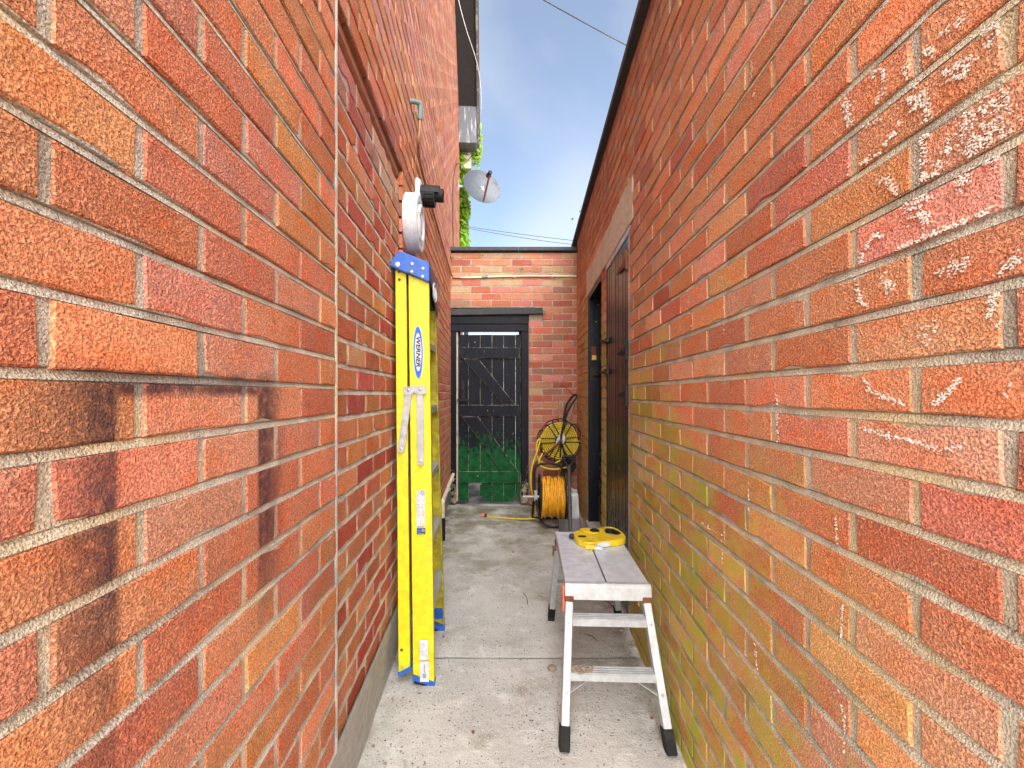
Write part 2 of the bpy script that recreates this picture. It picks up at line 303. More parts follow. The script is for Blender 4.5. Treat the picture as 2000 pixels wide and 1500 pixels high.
M['paintmark'] = mat_simple('white_masonry_paint', (0.66, 0.61, 0.53), 0.95, spec=0.05, dirt=(0.62, 0.45, 0.36), dirt_amt=0.5, dirt_scale=60)
M['stone'] = mat_simple('pebble', (0.28, 0.22, 0.17), 0.9, dirt=(0.12, 0.09, 0.07), dirt_amt=0.6, dirt_scale=60, bump=0.003)
def mat_leaf(name, col, trans):
    m, n, l, b = new_mat(name); g = G(m)
    a = n.new('ShaderNodeAttribute'); a.attribute_name = 'tint'
    c = g.mix(1.0, col, a.outputs['Color'], 'MULTIPLY')
    l.new(c, b.inputs['Base Color']); b.inputs['Roughness'].default_value = 0.5
    tr = n.new('ShaderNodeBsdfTranslucent'); l.new(g.mix(1.0, c, (1.3, 1.25, 0.5), 'MULTIPLY'), tr.inputs[0])
    ms = n.new('ShaderNodeMixShader'); ms.inputs[0].default_value = trans
    l.new(b.outputs[0], ms.inputs[1]); l.new(tr.outputs[0], ms.inputs[2])
    l.new(ms.outputs[0], n['Material Output'].inputs[0]); return m
M['leaf'] = mat_leaf('ivy_leaf', (0.30, 0.48, 0.03), 0.45)
M['weed'] = mat_leaf('weed_leaf', (0.08, 0.16, 0.03), 0.3)

# ------------------------------------------------------------------ building helpers
ORIG = {}
def link(o): COL.objects.link(o); return o
def thing(name, label, cat, loc=(0, 0, 0), rotz=0.0, group=None, local=False, kind=None):
    o = link(bpy.data.objects.new(name, None)); o.location = loc; o.rotation_euler = (0, 0, rotz)
    o.empty_display_size = 0.1
    o['label'] = label; o['category'] = cat
    if group: o['group'] = group
    if kind: o['kind'] = kind
    ORIG[o.name] = Vector((0, 0, 0)) if local else Vector(loc); return o
def tag(o, label=None, cat=None, group=None, kind=None):
    if label: o['label'] = label
    if cat: o['category'] = cat
    if group: o['group'] = group
    if kind: o['kind'] = kind
    return o
class MB:
    def __init__(s): s.v = []; s.f = []
    def add(s, vs_, fs):
        o = len(s.v); s.v += [Vector(v) for v in vs_]; s.f += [tuple(i + o for i in f) for f in fs]; return s
    def box(s, c, size, rot=None):
        hx, hy, hz = [x / 2 for x in size]; c = Vector(c)
        pts = [Vector((x, y, z)) for z in (-hz, hz) for y in (-hy, hy) for x in (-hx, hx)]
        if rot is not None: pts = [rot @ p for p in pts]
        return s.add([p + c for p in pts], [(0,2,3,1),(4,5,7,6),(0,1,5,4),(2,6,7,3),(0,4,6,2),(1,3,7,5)])
    def hexa(s, b, t):          # two quads (ccw seen from t)
        return s.add(list(b) + list(t), [(3,2,1,0),(4,5,6,7),(0,1,5,4),(1,2,6,5),(2,3,7,6),(3,0,4,7)])
    def prism(s, poly, d):      # planar polygon of Vectors, extruded by vector d
        n = len(poly); a = [Vector(p) for p in poly]; bq = [p + Vector(d) for p in a]
        return s.add(a + bq, [tuple(range(n-1, -1, -1)), tuple(range(n, 2*n))] + [(i, (i+1) % n, n + (i+1) % n, n + i) for i in range(n)])
    def bar(s, p0, p1, w, t, up):   # rectangular bar, width w across, thickness t along 'up'
        p0, p1 = Vector(p0), Vector(p1); d = (p1 - p0).normalized(); up = Vector(up); up = (up - d * up.dot(d)).normalized(); sd = d.cross(up)
        q = [sd*(-w/2) - up*t/2, sd*(w/2) - up*t/2, sd*(w/2) + up*t/2, sd*(-w/2) + up*t/2]
        return s.hexa([p0 + x for x in q], [p1 + x for x in q])
    def tube(s, pts, r, seg=8, closed=False, caps=True):
        pts = [Vector(p) for p in pts]; n = len(pts); rings = []; prev = None
        for i, p in enumerate(pts):
            a = pts[(i-1) % n] if (closed or i > 0) else p; c = pts[(i+1) % n] if (closed or i < n-1) else p
            t = (c - a).normalized() if (c - a).length > 1e-9 else Vector((0, 0, 1))
            if prev is None:
                ref = Vector((0, 0, 1)) if abs(t.z) < 0.9 else Vector((1, 0, 0)); nx = t.cross(ref).normalized()
            else: nx = (prev - t * prev.dot(t)).normalized()
            prev = nx; ny = t.cross(nx); rr = r[i] if isinstance(r, (list, tuple)) else r
            rings.append([p + (nx * math.cos(2*math.pi*k/seg) + ny * math.sin(2*math.pi*k/seg)) * rr for k in range(seg)])
        vs_ = [v for rg in rings for v in rg]; fs = []
        for i in range(n if closed else n-1):
            j = (i+1) % n
            for k in range(seg): k2 = (k+1) % seg; fs.append((i*seg+k, i*seg+k2, j*seg+k2, j*seg+k))
        if caps and not closed: fs += [tuple(range(seg-1, -1, -1)), tuple((n-1)*seg + k for k in range(seg))]
        return s.add(vs_, fs)
    def cyl(s, p0, p1, r, seg=14): return s.tube([p0, p1], r, seg)
    def lathe(s, c, axis, prof, seg=24, sx=1.0):   # prof: (radius, height along axis)
        c = Vector(c); ax = Vector(axis).normalized(); ref = Vector((0, 0, 1)) if abs(ax.z) < 0.9 else Vector((1, 0, 0))
        u = ax.cross(ref).normalized(); w = ax.cross(u)
        vs_ = []; fs = []
        for r_, h in prof:
            for k in range(seg):
                a = 2*math.pi*k/seg; vs_.append(c + ax*h + (u*math.cos(a)*sx + w*math.sin(a)) * max(r_, 1e-5))
        for i in range(len(prof)-1):
            for k in range(seg): k2 = (k+1) % seg; fs.append((i*seg+k, i*seg+k2, (i+1)*seg+k2, (i+1)*seg+k))
        return s.add(vs_, fs)
    def blob(s, c, r, seed=0, jit=0.25, squash=(1, 1, 1)):
        t = (1 + 5**0.5) / 2
        vv = [(-1,t,0),(1,t,0),(-1,-t,0),(1,-t,0),(0,-1,t),(0,1,t),(0,-1,-t),(0,1,-t),(t,0,-1),(t,0,1),(-t,0,-1),(-t,0,1)]
        ff = [(0,11,5),(0,5,1),(0,1,7),(0,7,10),(0,10,11),(1,5,9),(5,11,4),(11,10,2),(10,7,6),(7,1,8),(3,9,4),(3,4,2),(3,2,6),(3,6,8),(3,8,9),(4,9,5),(2,4,11),(6,2,10),(8,6,7),(9,8,1)]
        rn = random.Random(seed); c = Vector(c)
        q = []
        for v in vv:
            d = Vector(v).normalized() * r * (1 + rn.uniform(-jit, jit)); q.append(c + Vector((d.x*squash[0], d.y*squash[1], d.z*squash[2])))
        return s.add(q, ff)
    def build(s, name, mat, parent=None, smooth=None, bevel=0.0, tint=None, fix=True, own=None, edge=False):
        """one mesh object; own = world origin for a top-level mesh"""
        me = bpy.data.meshes.new(name); off = Vector((0, 0, 0))
        if parent is not None: off = ORIG[parent.name]
        elif own is not None: off = Vector(own)
        me.from_pydata([v - off for v in s.v], [], s.f)
        if fix:
            bm = bmesh.new(); bm.from_mesh(me); bmesh.ops.recalc_face_normals(bm, faces=bm.faces); bm.to_mesh(me); bm.free()
        for mt in (mat if isinstance(mat, (list, tuple)) else [mat]): me.materials.append(mt)
        if smooth is not None:
            me.shade_smooth(); me.set_sharp_from_angle(angle=R(smooth))
        if tint is not None:
            at = me.color_attributes.new('tint', 'FLOAT_COLOR', 'CORNER'); flat = []
            for pl in me.polygons:
                for _ in range(pl.loop_total): flat += tint[pl.index]
            at.data.foreach_set('color', flat)
        o = link(bpy.data.objects.new(name, me))
        if parent is not None: o.parent = parent; ORIG[o.name] = off
        else: o.location = off; ORIG[o.name] = off
        if bevel:
            bv = o.modifiers.new('bevel', 'BEVEL'); bv.width = bevel; bv.segments = 2; bv.limit_method = 'ANGLE'; bv.angle_limit = R(40)
            if edge: bv.material = 1; bv.segments = 1
        return o
def text_mesh(body, size, bold=0.0, shear=0.0):
    cu = bpy.data.curves.new('t', 'FONT'); cu.body = body; cu.size = size; cu.offset = bold; cu.shear = shear
    cu.align_x = 'CENTER'; cu.align_y = 'CENTER'; cu.resolution_u = 3
    o = link(bpy.data.objects.new('t', cu)); dg = bpy.context.evaluated_depsgraph_get(); dg.update()
    me = bpy.data.meshes.new_from_object(o.evaluated_get(dg))
    vs_ = [v.co.copy() for v in me.vertices]; fs = [tuple(p.vertices) for p in me.polygons]
    bpy.data.objects.remove(o); bpy.data.meshes.remove(me); bpy.data.curves.remove(cu)
    return vs_, fs
def arc(c, u, w, r, a0, a1, n): return [Vector(c) + Vector(u)*math.cos(a0+(a1-a0)*i/n)*r + Vector(w)*math.sin(a0+(a1-a0)*i/n)*r for i in range(n+1)]
def smooth_path(pts, it=2, closed=False):
    pts = [Vector(p) for p in pts]
    for _ in range(it):
        q = [] if closed else [pts[0]]; n = len(pts)
        for i in range(n if closed else n-1):
            a, b_ = pts[i], pts[(i+1) % n]; q += [a.lerp(b_, .25), a.lerp(b_, .75)]
        if not closed: q.append(pts[-1])
        pts = q
    return pts

# ------------------------------------------------------------------ brickwork
def brick_variant(L, H, seed, rough=1.0, D=0.034):
    """front face at y=0 (towards -y), centred in x and z; 48 triangles"""
    rn = random.Random(seed); nx = 4; hx, hz = L/2, H/2
    bot = [(-hx + L*i/nx, -hz) for i in range(nx+1)]; top = [(hx - L*i/nx, hz) for i in range(nx+1)]
    ring = bot + top; k = len(ring)
    ring = [(x + rn.uniform(-1, 1)*0.0011*rough, z + rn.uniform(-1, 1)*0.0014*rough) for x, z in ring]
    ch = [0.0016 + rn.random()*0.0016 for _ in ring]
    if rn.random() < 0.6: ch[rn.randrange(k)] += rn.uniform(0.003, 0.0085)*rough
    front = []
    for (x, z), c in zip(ring, ch):
        front.append((x - math.copysign(min(c, 0.006), x) if abs(x) > hx*0.8 else x, rn.uniform(-0.0008, 0.0008)*rough, z - math.copysign(c, z)))
    mid = [(x, c*1.1, z) for (x, z), c in zip(ring, ch)]
    back = [(x, D, z) for x, z in ring]
    vs_ = front + mid + back; fs = []
    for i in range(nx): fs.append((i, i+1, k-2-i, k-1-i))
    for i in range(k):
        j = (i+1) % k; fs.append((i, k+i, k+j, j)); fs.append((k+i, 2*k+i, 2*k+j, k+j))
    return vs_, fs
VARIANTS = {}
def variants(key, L, H, mat, n=14, rough=1.0):
    out = []
    for i in range(n):
        vs_, fs = brick_variant(L, H, hash((key, i)) & 0xffff if False else i*31 + len(key)*7, rough)
        me = bpy.data.meshes.new('brick'); me.from_pydata(vs_, [], fs); me.materials.append(mat)
        bm = bmesh.new(); bm.from_mesh(me); bmesh.ops.recalc_face_normals(bm, faces=bm.faces); bm.to_mesh(me); bm.free()
        out.append((me, vs_, fs))
    return out
def pick(rn, pal):
    t = rn.random() * sum(p[0] for p in pal)
    for w, c in pal:
        t -= w
        if t <= 0: break
    k = rn.uniform(0.90, 1.10); return (c[0]*k, c[1]*k*rn.uniform(0.9, 1.1), c[2]*k*rn.uniform(0.9, 1.1))
def project(w):
    y = max(w.y, 0.05); return CX + F*w.x/y, HY - F*(w.z - CAMH)/y
def brick_wall(root, key, x0, x1, zspan, z_anchor, pitch, module, phase, cuts, pal, mats, mortar, gap=0.0122, rough=1.0,
               budget=300, seed=1, ybase=0.0, tilt=0.0016, top_fn=None, tint_fn=None, proud=0.0015):
    """courses of single bricks on a plane of root's local frame (face y=ybase, viewer at -y); cuts(x, z) lists openings
    as (xa, xb, za, zb) tuples; the largest in view are objects, the rest one joined part"""
    mw = Matrix.Translation(root.location) @ Matrix.Rotation(root.rotation_euler.z, 4, 'Z')
    rn = random.Random(seed); H = pitch - gap*0.95; L = module - gap
    var = variants(key, L, H, mats[0], rough=rough)
    i0 = math.floor((zspan[0] - z_anchor)/pitch); i1 = math.ceil((zspan[1] - z_anchor)/pitch)
    todo = []; mort = MB(); rects = []
    for i in range(i0, i1):
        za = z_anchor + i*pitch + gap*0.475; zb = za + H; zc = (za+zb)/2
        if zc < zspan[0] or zc > zspan[1]: continue
        spans = [(x0, x1)]
        for ca, cb, c0, c1 in cuts:
            if c0 < zc < c1:
                nw = []
                for a, b_ in spans:
                    if cb <= a or ca >= b_: nw.append((a, b_)); continue
                    if ca > a: nw.append((a, ca))
                    if cb < b_: nw.append((cb, b_))
                spans = nw
        if top_fn:
            lim = top_fn(zc); spans = [(max(a, lim[0]), min(b_, lim[1])) for a, b_ in spans if min(b_, lim[1]) > max(a, lim[0])]
        sh = phase + (0.5*module if i % 2 else 0.0)
        for a, b_ in spans:
            # mortar: face strip behind the bricks, bed joint raked under the course above
            n = max(1, int((b_-a)/0.30)); xs = [a + (b_-a)*t/n for t in range(n+1)]
            prof = [(za - gap*0.95, -0.0012), (za - gap*0.18, 0.0022), (za, 0.0040), (za + 0.001, 0.0004), (zb, 0.0004), (zb, -0.0012)]
            vv = []
            for x in xs:
                for z, y in prof: vv.append((x, ybase + y + (rn.uniform(-.0012, .0012) if 0 < y < 0.005 else 0), z + rn.uniform(-.0008, .0008)))
            q = len(prof); ff = [(t*q+k, (t+1)*q+k, (t+1)*q+k+1, t*q+k+1) for t in range(n) for k in range(q-1)]
            mort.add(vv, ff)
            j = math.floor((a - sh)/module)
            while True:
                ba, bb = sh + j*module + gap/2, sh + (j+1)*module - gap/2; j += 1
                if ba > b_: break
                ba, bb = max(ba, a + 0.001), min(bb, b_ - 0.001)
                if bb - ba < 0.022: continue
                todo.append(((ba+bb)/2, zc, bb-ba, i)); rects.append((ba, bb, za, zb))
    sized = []
    for t in todo:
        xc, zc, ln, i = t
        pa = mw @ Vector((xc-ln/2, ybase, zc-H/2)); pb = mw @ Vector((xc+ln/2, ybase, zc+H/2))
        vis = 0.0
        if pa.y > 0.08 and pb.y > 0.08:
            ax, ay = project(pa); bx, by = project(pb); mx, my = (ax+bx)/2, (ay+by)/2
            if -60 < mx < 2060 and -60 < my < 1560: vis = abs(ax-bx)*abs(ay-by)
        sized.append((vis, t))
    order = sorted(range(len(sized)), key=lambda k: -sized[k][0]); single = set(k for k in order[:budget] if sized[k][0] > 0)
    joined = MB(); tints = []
    for k, (vis, (xc, zc, ln, i)) in enumerate(sized):
        col = pick(rn, pal)
        if tint_fn: col = tint_fn(xc, zc, col, rn)
        me, vs_, fs = var[rn.randrange(len(var))]
        dy = ybase - proud - abs(rn.gauss(0, tilt*0.5)); rot = (rn.gauss(0, 0.006), rn.gauss(0, 0.004), max(-.006, min(.006, rn.gauss(0, 0.003))))
        if k in single:
            o = link(bpy.data.objects.new('brick', me)); o.parent = root
            o.location = (xc, dy, zc); o.rotation_euler = rot; o.scale = (ln/L, 1, 1); o.color = (*col, 1)
        else:
            sx = ln/L; joined.add([(v[0]*sx + xc, v[1] + dy, v[2] + zc) for v in vs_], fs); tints += [(*col, 1)]*len(fs)
    mo = mort.build('mortar', mortar, root, fix=False)
    if joined.v:
        jo = joined.build('brickwork', mats[1], root, tint=tints, fix=False); jo['kind'] = 'stuff'
    return rects

PAL_L = [(6, (0.680, 0.272, 0.150)), (3.5, (0.650, 0.235, 0.138)), (1.6, (0.690, 0.310, 0.160)), (0.4, (0.52, 0.190, 0.140)), (2.8, (0.690, 0.305, 0.205))]
PAL_R = [(6, (0.690, 0.288, 0.155)), (2.4, (0.640, 0.235, 0.138)), (2, (0.690, 0.330, 0.180)), (0.3, (0.52, 0.190, 0.130)), (2.6, (0.700, 0.330, 0.222))]
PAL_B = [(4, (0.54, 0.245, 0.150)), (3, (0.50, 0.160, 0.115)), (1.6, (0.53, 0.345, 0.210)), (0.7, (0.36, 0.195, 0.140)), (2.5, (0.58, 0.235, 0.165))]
PAL_I = [(3, (0.50, 0.125, 0.092)), (4, (0.62, 0.265, 0.130)), (3, (0.57, 0.190, 0.115)), (0.6, (0.54, 0.305, 0.180))]

# ------------------------------------------------------------------ ground and path
g_ = MB(); g_.add([(-90, -90, -0.012), (90, -90, -0.012), (90, 90, -0.012), (-90, 90, -0.012)], [(0,1,2,3)])
tag(g_.build('ground', M['lane'], fix=False), 'pale concrete lane beyond the gate', kind='structure')
path = link(bpy.data.objects.new('path', None)); tag(path, 'grey concrete path along the alley', kind='structure'); ORIG[path.name] = Vector((0,0,0))
def slab(y0, y1, seed):
    rn = random.Random(seed); ny = max(2, int((y1-y0)/0.07)); nx = 24; mb = MB(); vv = []
    for j in range(ny+1):
        y = y0 + (y1-y0)*j/ny
        for i in range(nx+1):
            x = -0.95 + 1.9*i/nx; e = 0.004 if j in (0, ny) else 0
            vv.append((x, y, -e + 0.005*mnoise.noise(Vector((x*2.1, y*2.1, seed))) + 0.002*mnoise.noise(Vector((x*9, y*9, seed)))))
    ff = [(j*(nx+1)+i, j*(nx+1)+i+1, (j+1)*(nx+1)+i+1, (j+1)*(nx+1)+i) for j in range(ny) for i in range(nx)]
    return mb.add(vv, ff).build('slab', M['floor'], path, smooth=60, fix=False)
slab(-1.6, 2.003, 1); slab(2.009, 4.74, 2)

# ------------------------------------------------------------------ house (left)
angL = math.atan2(1.0, LB)                      # local x runs down the alley
lenL = math.hypot(1, LB)
house = thing('house', 'tall red brick house wall filling the left side of the alley', 'house', (LA, 0, 0), angL, local=True)
sx = lambda Y: Y*lenL
INF0, INF1, INFT = sx(1.152), sx(2.05), 1.235 + 1.045
def rake(Y): return 6.196 - (Y - 5.38)*1.147
def house_top(z):       # x limits at height z (the gable's slopes)
    half = (9.6 - z)/1.147; mid = 5.38 - (9.6 - 6.196)/1.147
    return (max(sx(mid - half), sx(YN)), min(sx(mid + half), sx(6.30)))
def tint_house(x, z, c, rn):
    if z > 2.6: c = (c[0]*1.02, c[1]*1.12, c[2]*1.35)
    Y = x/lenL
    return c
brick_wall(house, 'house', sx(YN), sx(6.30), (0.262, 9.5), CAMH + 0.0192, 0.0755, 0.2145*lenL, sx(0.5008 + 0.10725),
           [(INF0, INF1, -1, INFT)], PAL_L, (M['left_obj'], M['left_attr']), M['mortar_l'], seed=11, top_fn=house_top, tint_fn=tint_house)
mb = MB()   # body of the house behind the face brick
mid = 5.38 - (9.6 - 6.196)/1.147
pts = [(sx(YN), 0.036, 0), (sx(6.29), 0.036, 0), (sx(6.29), 0.036, rake(6.29)), (sx(mid), 0.036, 9.55), (sx(YN), 0.036, rake(2*mid - YN))]
mb.prism(pts, (0, 5.0, 0)); mb.build('wall', M['mortar_l'], house)
mb = MB()   # roof slabs and the raking soffit along the verge
def rk(Y, n_, dz): return Vector((sx(Y), n_, rake(Y) + dz))
roofm = MB(); roofm.prism([rk(6.62, -0.30, 0.10), rk(mid, -0.30, 0.10), rk(mid, -0.30, 0.22), rk(6.62, -0.30, 0.22)], (0, 5.4, 0))
roofm.build('roof', M['slate'], house)
roofm = MB(); zz = rake(mid) + 0.10
roofm.prism([(sx(mid), -0.30, zz), (sx(-0.6), -0.30, zz - (mid+0.6)*1.147), (sx(-0.6), -0.30, zz + 0.12 - (mid+0.6)*1.147), (sx(mid), -0.30, zz + 0.12)], (0, 5.4, 0))
roofm.build('roof', M['slate'], house)
for k in range(5):
    ya = mid + (6.36 - mid)*k/5; yb = mid + (6.36 - mid)*(k+1)/5 - 0.004
    mb = MB(); mb.prism([rk(ya, -0.002, -0.015), rk(yb, -0.002, -0.015), rk(yb, -0.002, 0.01), rk(ya, -0.002, 0.01)], (0, -0.255, 0)); mb.build('soffit_board', M['soffit'], house)
mb = MB(); mb.prism([rk(mid, -0.262, -0.06), rk(6.60, -0.262, -0.06), rk(6.60, -0.262, 0.10), rk(mid, -0.262, 0.10)], (0, -0.026, 0)); mb.build('barge_board', M['fascia'], house)
mb = MB(); z0 = rake(6.28) - 0.02
mb.prism([(sx(6.10), -0.004, rake(6.10)-0.02), (sx(6.12), -0.004, z0 - 0.30), (sx(6.52), -0.004, z0 - 0.30), (sx(6.52), -0.004, rake(6.52) - 0.0)], (0, -0.252, 0)); mb.build('eaves_box', M['boxend'], house)
mb = MB(); mb.box((sx(6.45), -0.09, z0 - 0.42), (0.16, 0.16, 0.24)); mb.build('corbel', M['lintel'], house, bevel=0.006)
# plinth below the brickwork
mb = MB(); n = 60; vv = []
for i in range(n+1):
    x = sx(YN + 5.16*i/n); w = 0.008*mnoise.noise(Vector((x*3, 0, 0)))
    vv += [(x, 0.002, 0.2745), (x, 0.001 + w*.3, 0.262), (x, 0.012 + w, 0.15), (x, 0.026 + w, 0.03), (x, 0.024 - abs(w)*2, -0.006)]
mb.add(vv, [(i*5+k, (i+1)*5+k, (i+1)*5+k+1, i*5+k+1) for i in range(n) for k in range(4)])
mb.build('plinth', M['plinth'], house, smooth=50, fix=False)
mb = MB(); vv = []; n = 50
for i in range(n+1):
    z = 0.27 + (INFT + 0.03 - 0.27)*i/n; w = 0.003*mnoise.noise(Vector((0, 3, z*9)))
    vv += [(INF0 - 0.009 + w, -0.001, z), (INF0 - 0.004 + w, -0.0045, z), (INF0 + 0.008 + w, -0.003, z), (INF0 + 0.013 + w*2, 0.024, z)]
mb.add(vv, [(i*4+k, (i+1)*4+k, (i+1)*4+k+1, i*4+k+1) for i in range(n) for k in range(3)])
mb.build('mortar_fillet', M['cement'], house, smooth=50, fix=False)

infill = thing('blocked_doorway', 'old doorway bricked up with red and orange bricks, smeared mortar, behind the ladder', 'blocked doorway', (LA, 0, 0), angL, local=True)
def tint_inf(x, z, c, rn):
    if z > INFT - 0.18: k = rn.uniform(0.15, 0.5); c = tuple(a*(1-k) + b*k for a, b in zip(c, (0.55, 0.44, 0.38)))
    return c
inf_rects = brick_wall(infill, 'infill', INF0 + 0.010, INF1 - 0.012, (0.262, INFT - 0.015), CAMH + 0.006, 0.0762, 0.197, INF0 + 0.03, [], PAL_I,
           (M['infill_obj'], M['infill_attr']), M['mortar_i'], gap=0.017, rough=1.9, seed=23, ybase=0.013, tilt=0.0012, proud=0.0018, tint_fn=tint_inf)
# smeared mortar dabs over the infill joints
mb = MB(); rn = random.Random(5)
for ba, bb, za, zb in inf_rects:
    for _ in range(3):
        if rn.random() < 0.7:
            if rn.random() < 0.5: c = (rn.uniform(ba, bb), 0.0122, zb + rn.uniform(-0.003, 0.011)); sq = (rn.uniform(1.5, 4), 0.16, rn.uniform(.4, .8))
            else: c = (ba + rn.uniform(-0.012, 0.004), 0.0122, rn.uniform(za, zb)); sq = (rn.uniform(.5, .9), 0.16, rn.uniform(1.2, 3.2))
            mb.blob(c, rn.uniform(0.004, 0.0075), rn.random(), 0.35, sq)
o = mb.build('mortar_smears', M['mortar_i'], infill, smooth=60, fix=False); o['kind'] = 'stuff'
mb = MB(); mb.box(((INF0+INF1)/2, 0.05, INFT + 0.012), (INF1 - INF0 - 0.004, 0.070, 0.03)); mb.build('head_board', M['headboard'], infill)

# ------------------------------------------------------------------ outbuilding (right)
angR = math.atan2(-1.0, -RB); lenR = math.hypot(1, RB)
shed = thing('outbuilding', 'single storey red brick outbuilding with two plank doors, right side of the alley', 'outbuilding', (RA, 0, 0), angR, local=True)
rx = lambda Y: -Y*lenR
D2a, D2b = 2.24, 2.945; D1a, D1b = 3.13, 3.89; DOORT = CAMH + 0.89; LINT = CAMH + 1.135; RTOP = CAMH + 1.70
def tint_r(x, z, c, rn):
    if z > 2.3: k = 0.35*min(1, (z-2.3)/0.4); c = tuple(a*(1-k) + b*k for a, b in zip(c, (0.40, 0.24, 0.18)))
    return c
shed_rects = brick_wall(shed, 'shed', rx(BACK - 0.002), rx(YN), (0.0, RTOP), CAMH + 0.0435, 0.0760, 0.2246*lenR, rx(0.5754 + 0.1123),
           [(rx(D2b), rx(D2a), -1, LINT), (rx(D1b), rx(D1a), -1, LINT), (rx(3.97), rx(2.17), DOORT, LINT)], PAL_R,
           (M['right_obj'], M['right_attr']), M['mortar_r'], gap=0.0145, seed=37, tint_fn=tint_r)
mb = MB()
mb.box(((rx(YN) + rx(D2a))/2, 0.135, RTOP/2), (rx(YN) - rx(D2a), 0.2, RTOP)); mb.build('wall', M['mortar_r'], shed)
mb = MB(); mb.box(((rx(D2b) + rx(D1a))/2, 0.135, DOORT/2), (rx(D2b) - rx(D1a), 0.2, DOORT)); mb.build('wall', M['mortar_r'], shed)
mb = MB(); mb.box(((rx(D1b) + rx(6.4))/2, 0.135, RTOP/2), (rx(D1b) - rx(6.4), 0.2, RTOP)); mb.build('wall', M['mortar_r'], shed)
mb = MB(); mb.box(((rx(D2a) + rx(D1b))/2, 0.135, (RTOP + LINT)/2), (rx(D2a) - rx(D1b), 0.2, RTOP - LINT)); mb.build('wall', M['mortar_r'], shed)
mb = MB(); mb.box(((rx(2.17) + rx(3.97))/2, 0.098, (DOORT + LINT)/2), (rx(2.17) - rx(3.97) - 0.004, 0.2, LINT - DOORT - 0.008)); mb.build('lintel', M['lintel'], shed, bevel=0.004)
mb = MB(); mb.box(((rx(YN)+rx(6.4))/2, 1.25, RTOP + 0.06), (6.9, 2.56, 0.06)); mb.build('flat_roof', M['felt'], shed)
for k in range(8):
    a, b_ = rx(YN + 6.8*k/8), rx(YN + 6.8*(k+1)/8)
    mb = MB(); mb.box(((a+b_)/2, 0.02, RTOP + 0.012), (abs(a-b_) - 0.004, 0.13, 0.034)); mb.build('coping', M['felt'], shed, bevel=0.005)
mb = MB(); mb.box((rx(3.0), 2.45, RTOP/2), (6.8, 0.1, RTOP)); mb.build('rear_wall', M['mortar_r'], shed)
# door near the camera: narrow vertical planks, shut
def plank_door(Ya, Yb, n, depth, z0, z1, mat, label):
    d = MB(); d.box(((rx(Ya)+rx(Yb))/2, depth + 0.045, (z0+z1)/2), (abs(rx(Ya)-rx(Yb)) - 0.01, 0.02, z1-z0 - 0.01))
    door = d.build('plank_door', mat, shed); door['label'] = label
    rn = random.Random(n)
    for k in range(n):
        a, b_ = rx(Ya) + (rx(Yb)-rx(Ya))*k/n, rx(Ya) + (rx(Yb)-rx(Ya))*(k+1)/n; w = abs(a-b_) - 0.006
        q = MB(); q.box(((a+b_)/2, depth + 0.0175 + rn.uniform(-.0015, .0015), (z0+z1)/2 + rn.uniform(-.004, .004)), (w, 0.034, z1-z0)); q.build('plank', mat, door, bevel=0.003)
    return door
DT = DOORT - 0.045
d2 = plank_door(D2a + 0.045, D2b - 0.03, 9, 0.004, 0.045, DT, M['door'], 'weathered dark brown plank door nearest the camera')
for Yc, w in ((D2a + 0.020, 0.036), (D2b - 0.014, 0.024)):
    mb = MB(); mb.box((rx(Yc), 0.045, DT/2 + 0.02), (w, 0.09, DT + 0.035)); mb.build('door_frame', M['glossgrey'] if Yc < 2.5 else M['door_frame'], shed, bevel=0.003)
mb = MB(); mb.box(((rx(D2a)+rx(D2b))/2, 0.042, DOORT - 0.020), (abs(rx(D2a)-rx(D2b)) - 0.004, 0.085, 0.036)); mb.build('door_head', M['glossgrey'], shed, bevel=0.003)
def rp(px, py, off=0.006):       # pixel -> local point on the outbuilding face
    Y = right_Y(px); return Vector((rx(Y), -off, CAMH - (py - HY)/F*Y))
mb = MB()
for (ax, ay), (bx, by) in (((1227, 497), (1206, 562)),):
    a, b_ = rp(ax, ay+60), rp(bx, by); 
for zc, lng in ((1.95, 0.24), (1.47, 0.22), (1.23, 0.22)):
    h = MB(); h.box((rx(D2a + 0.045), -0.004, zc), (0.034, 0.012, 0.11)); h.cyl((rx(D2a+0.03), -0.012, zc-0.05), (rx(D2a+0.03), -0.012, zc+0.05), 0.008, 8)
    a = rx(D2a + 0.06); h.prism([(a, -0.002, zc-0.022), (a, -0.002, zc+0.022), (a - lng, -0.002, zc+0.008), (a - lng, -0.002, zc-0.008)], (0, -0.007, 0))
    for t in (0.2, 0.5, 0.8): h.cyl((a - lng*t, -0.008, zc), (a - lng*t, -0.013, zc), 0.006, 8)
    h.build('hinge', M['rust'] if zc > 1.6 else M['iron'], d2, bevel=0.001)
for zc in (1.60, 1.39):
    h = MB(); x = rx(D2b - 0.05); h.box((x, -0.006, zc), (0.10, 0.012, 0.035)); h.tube(arc((x-0.03, -0.02, zc), (1,0,0), (0,-1,0), 0.022, 0, math.pi, 8), 0.005, 6)
    h.cyl((x-0.09, -0.018, zc-0.01), (x+0.06, -0.018, zc-0.01), 0.006, 8); h.build('bolt', M['iron'], d2)
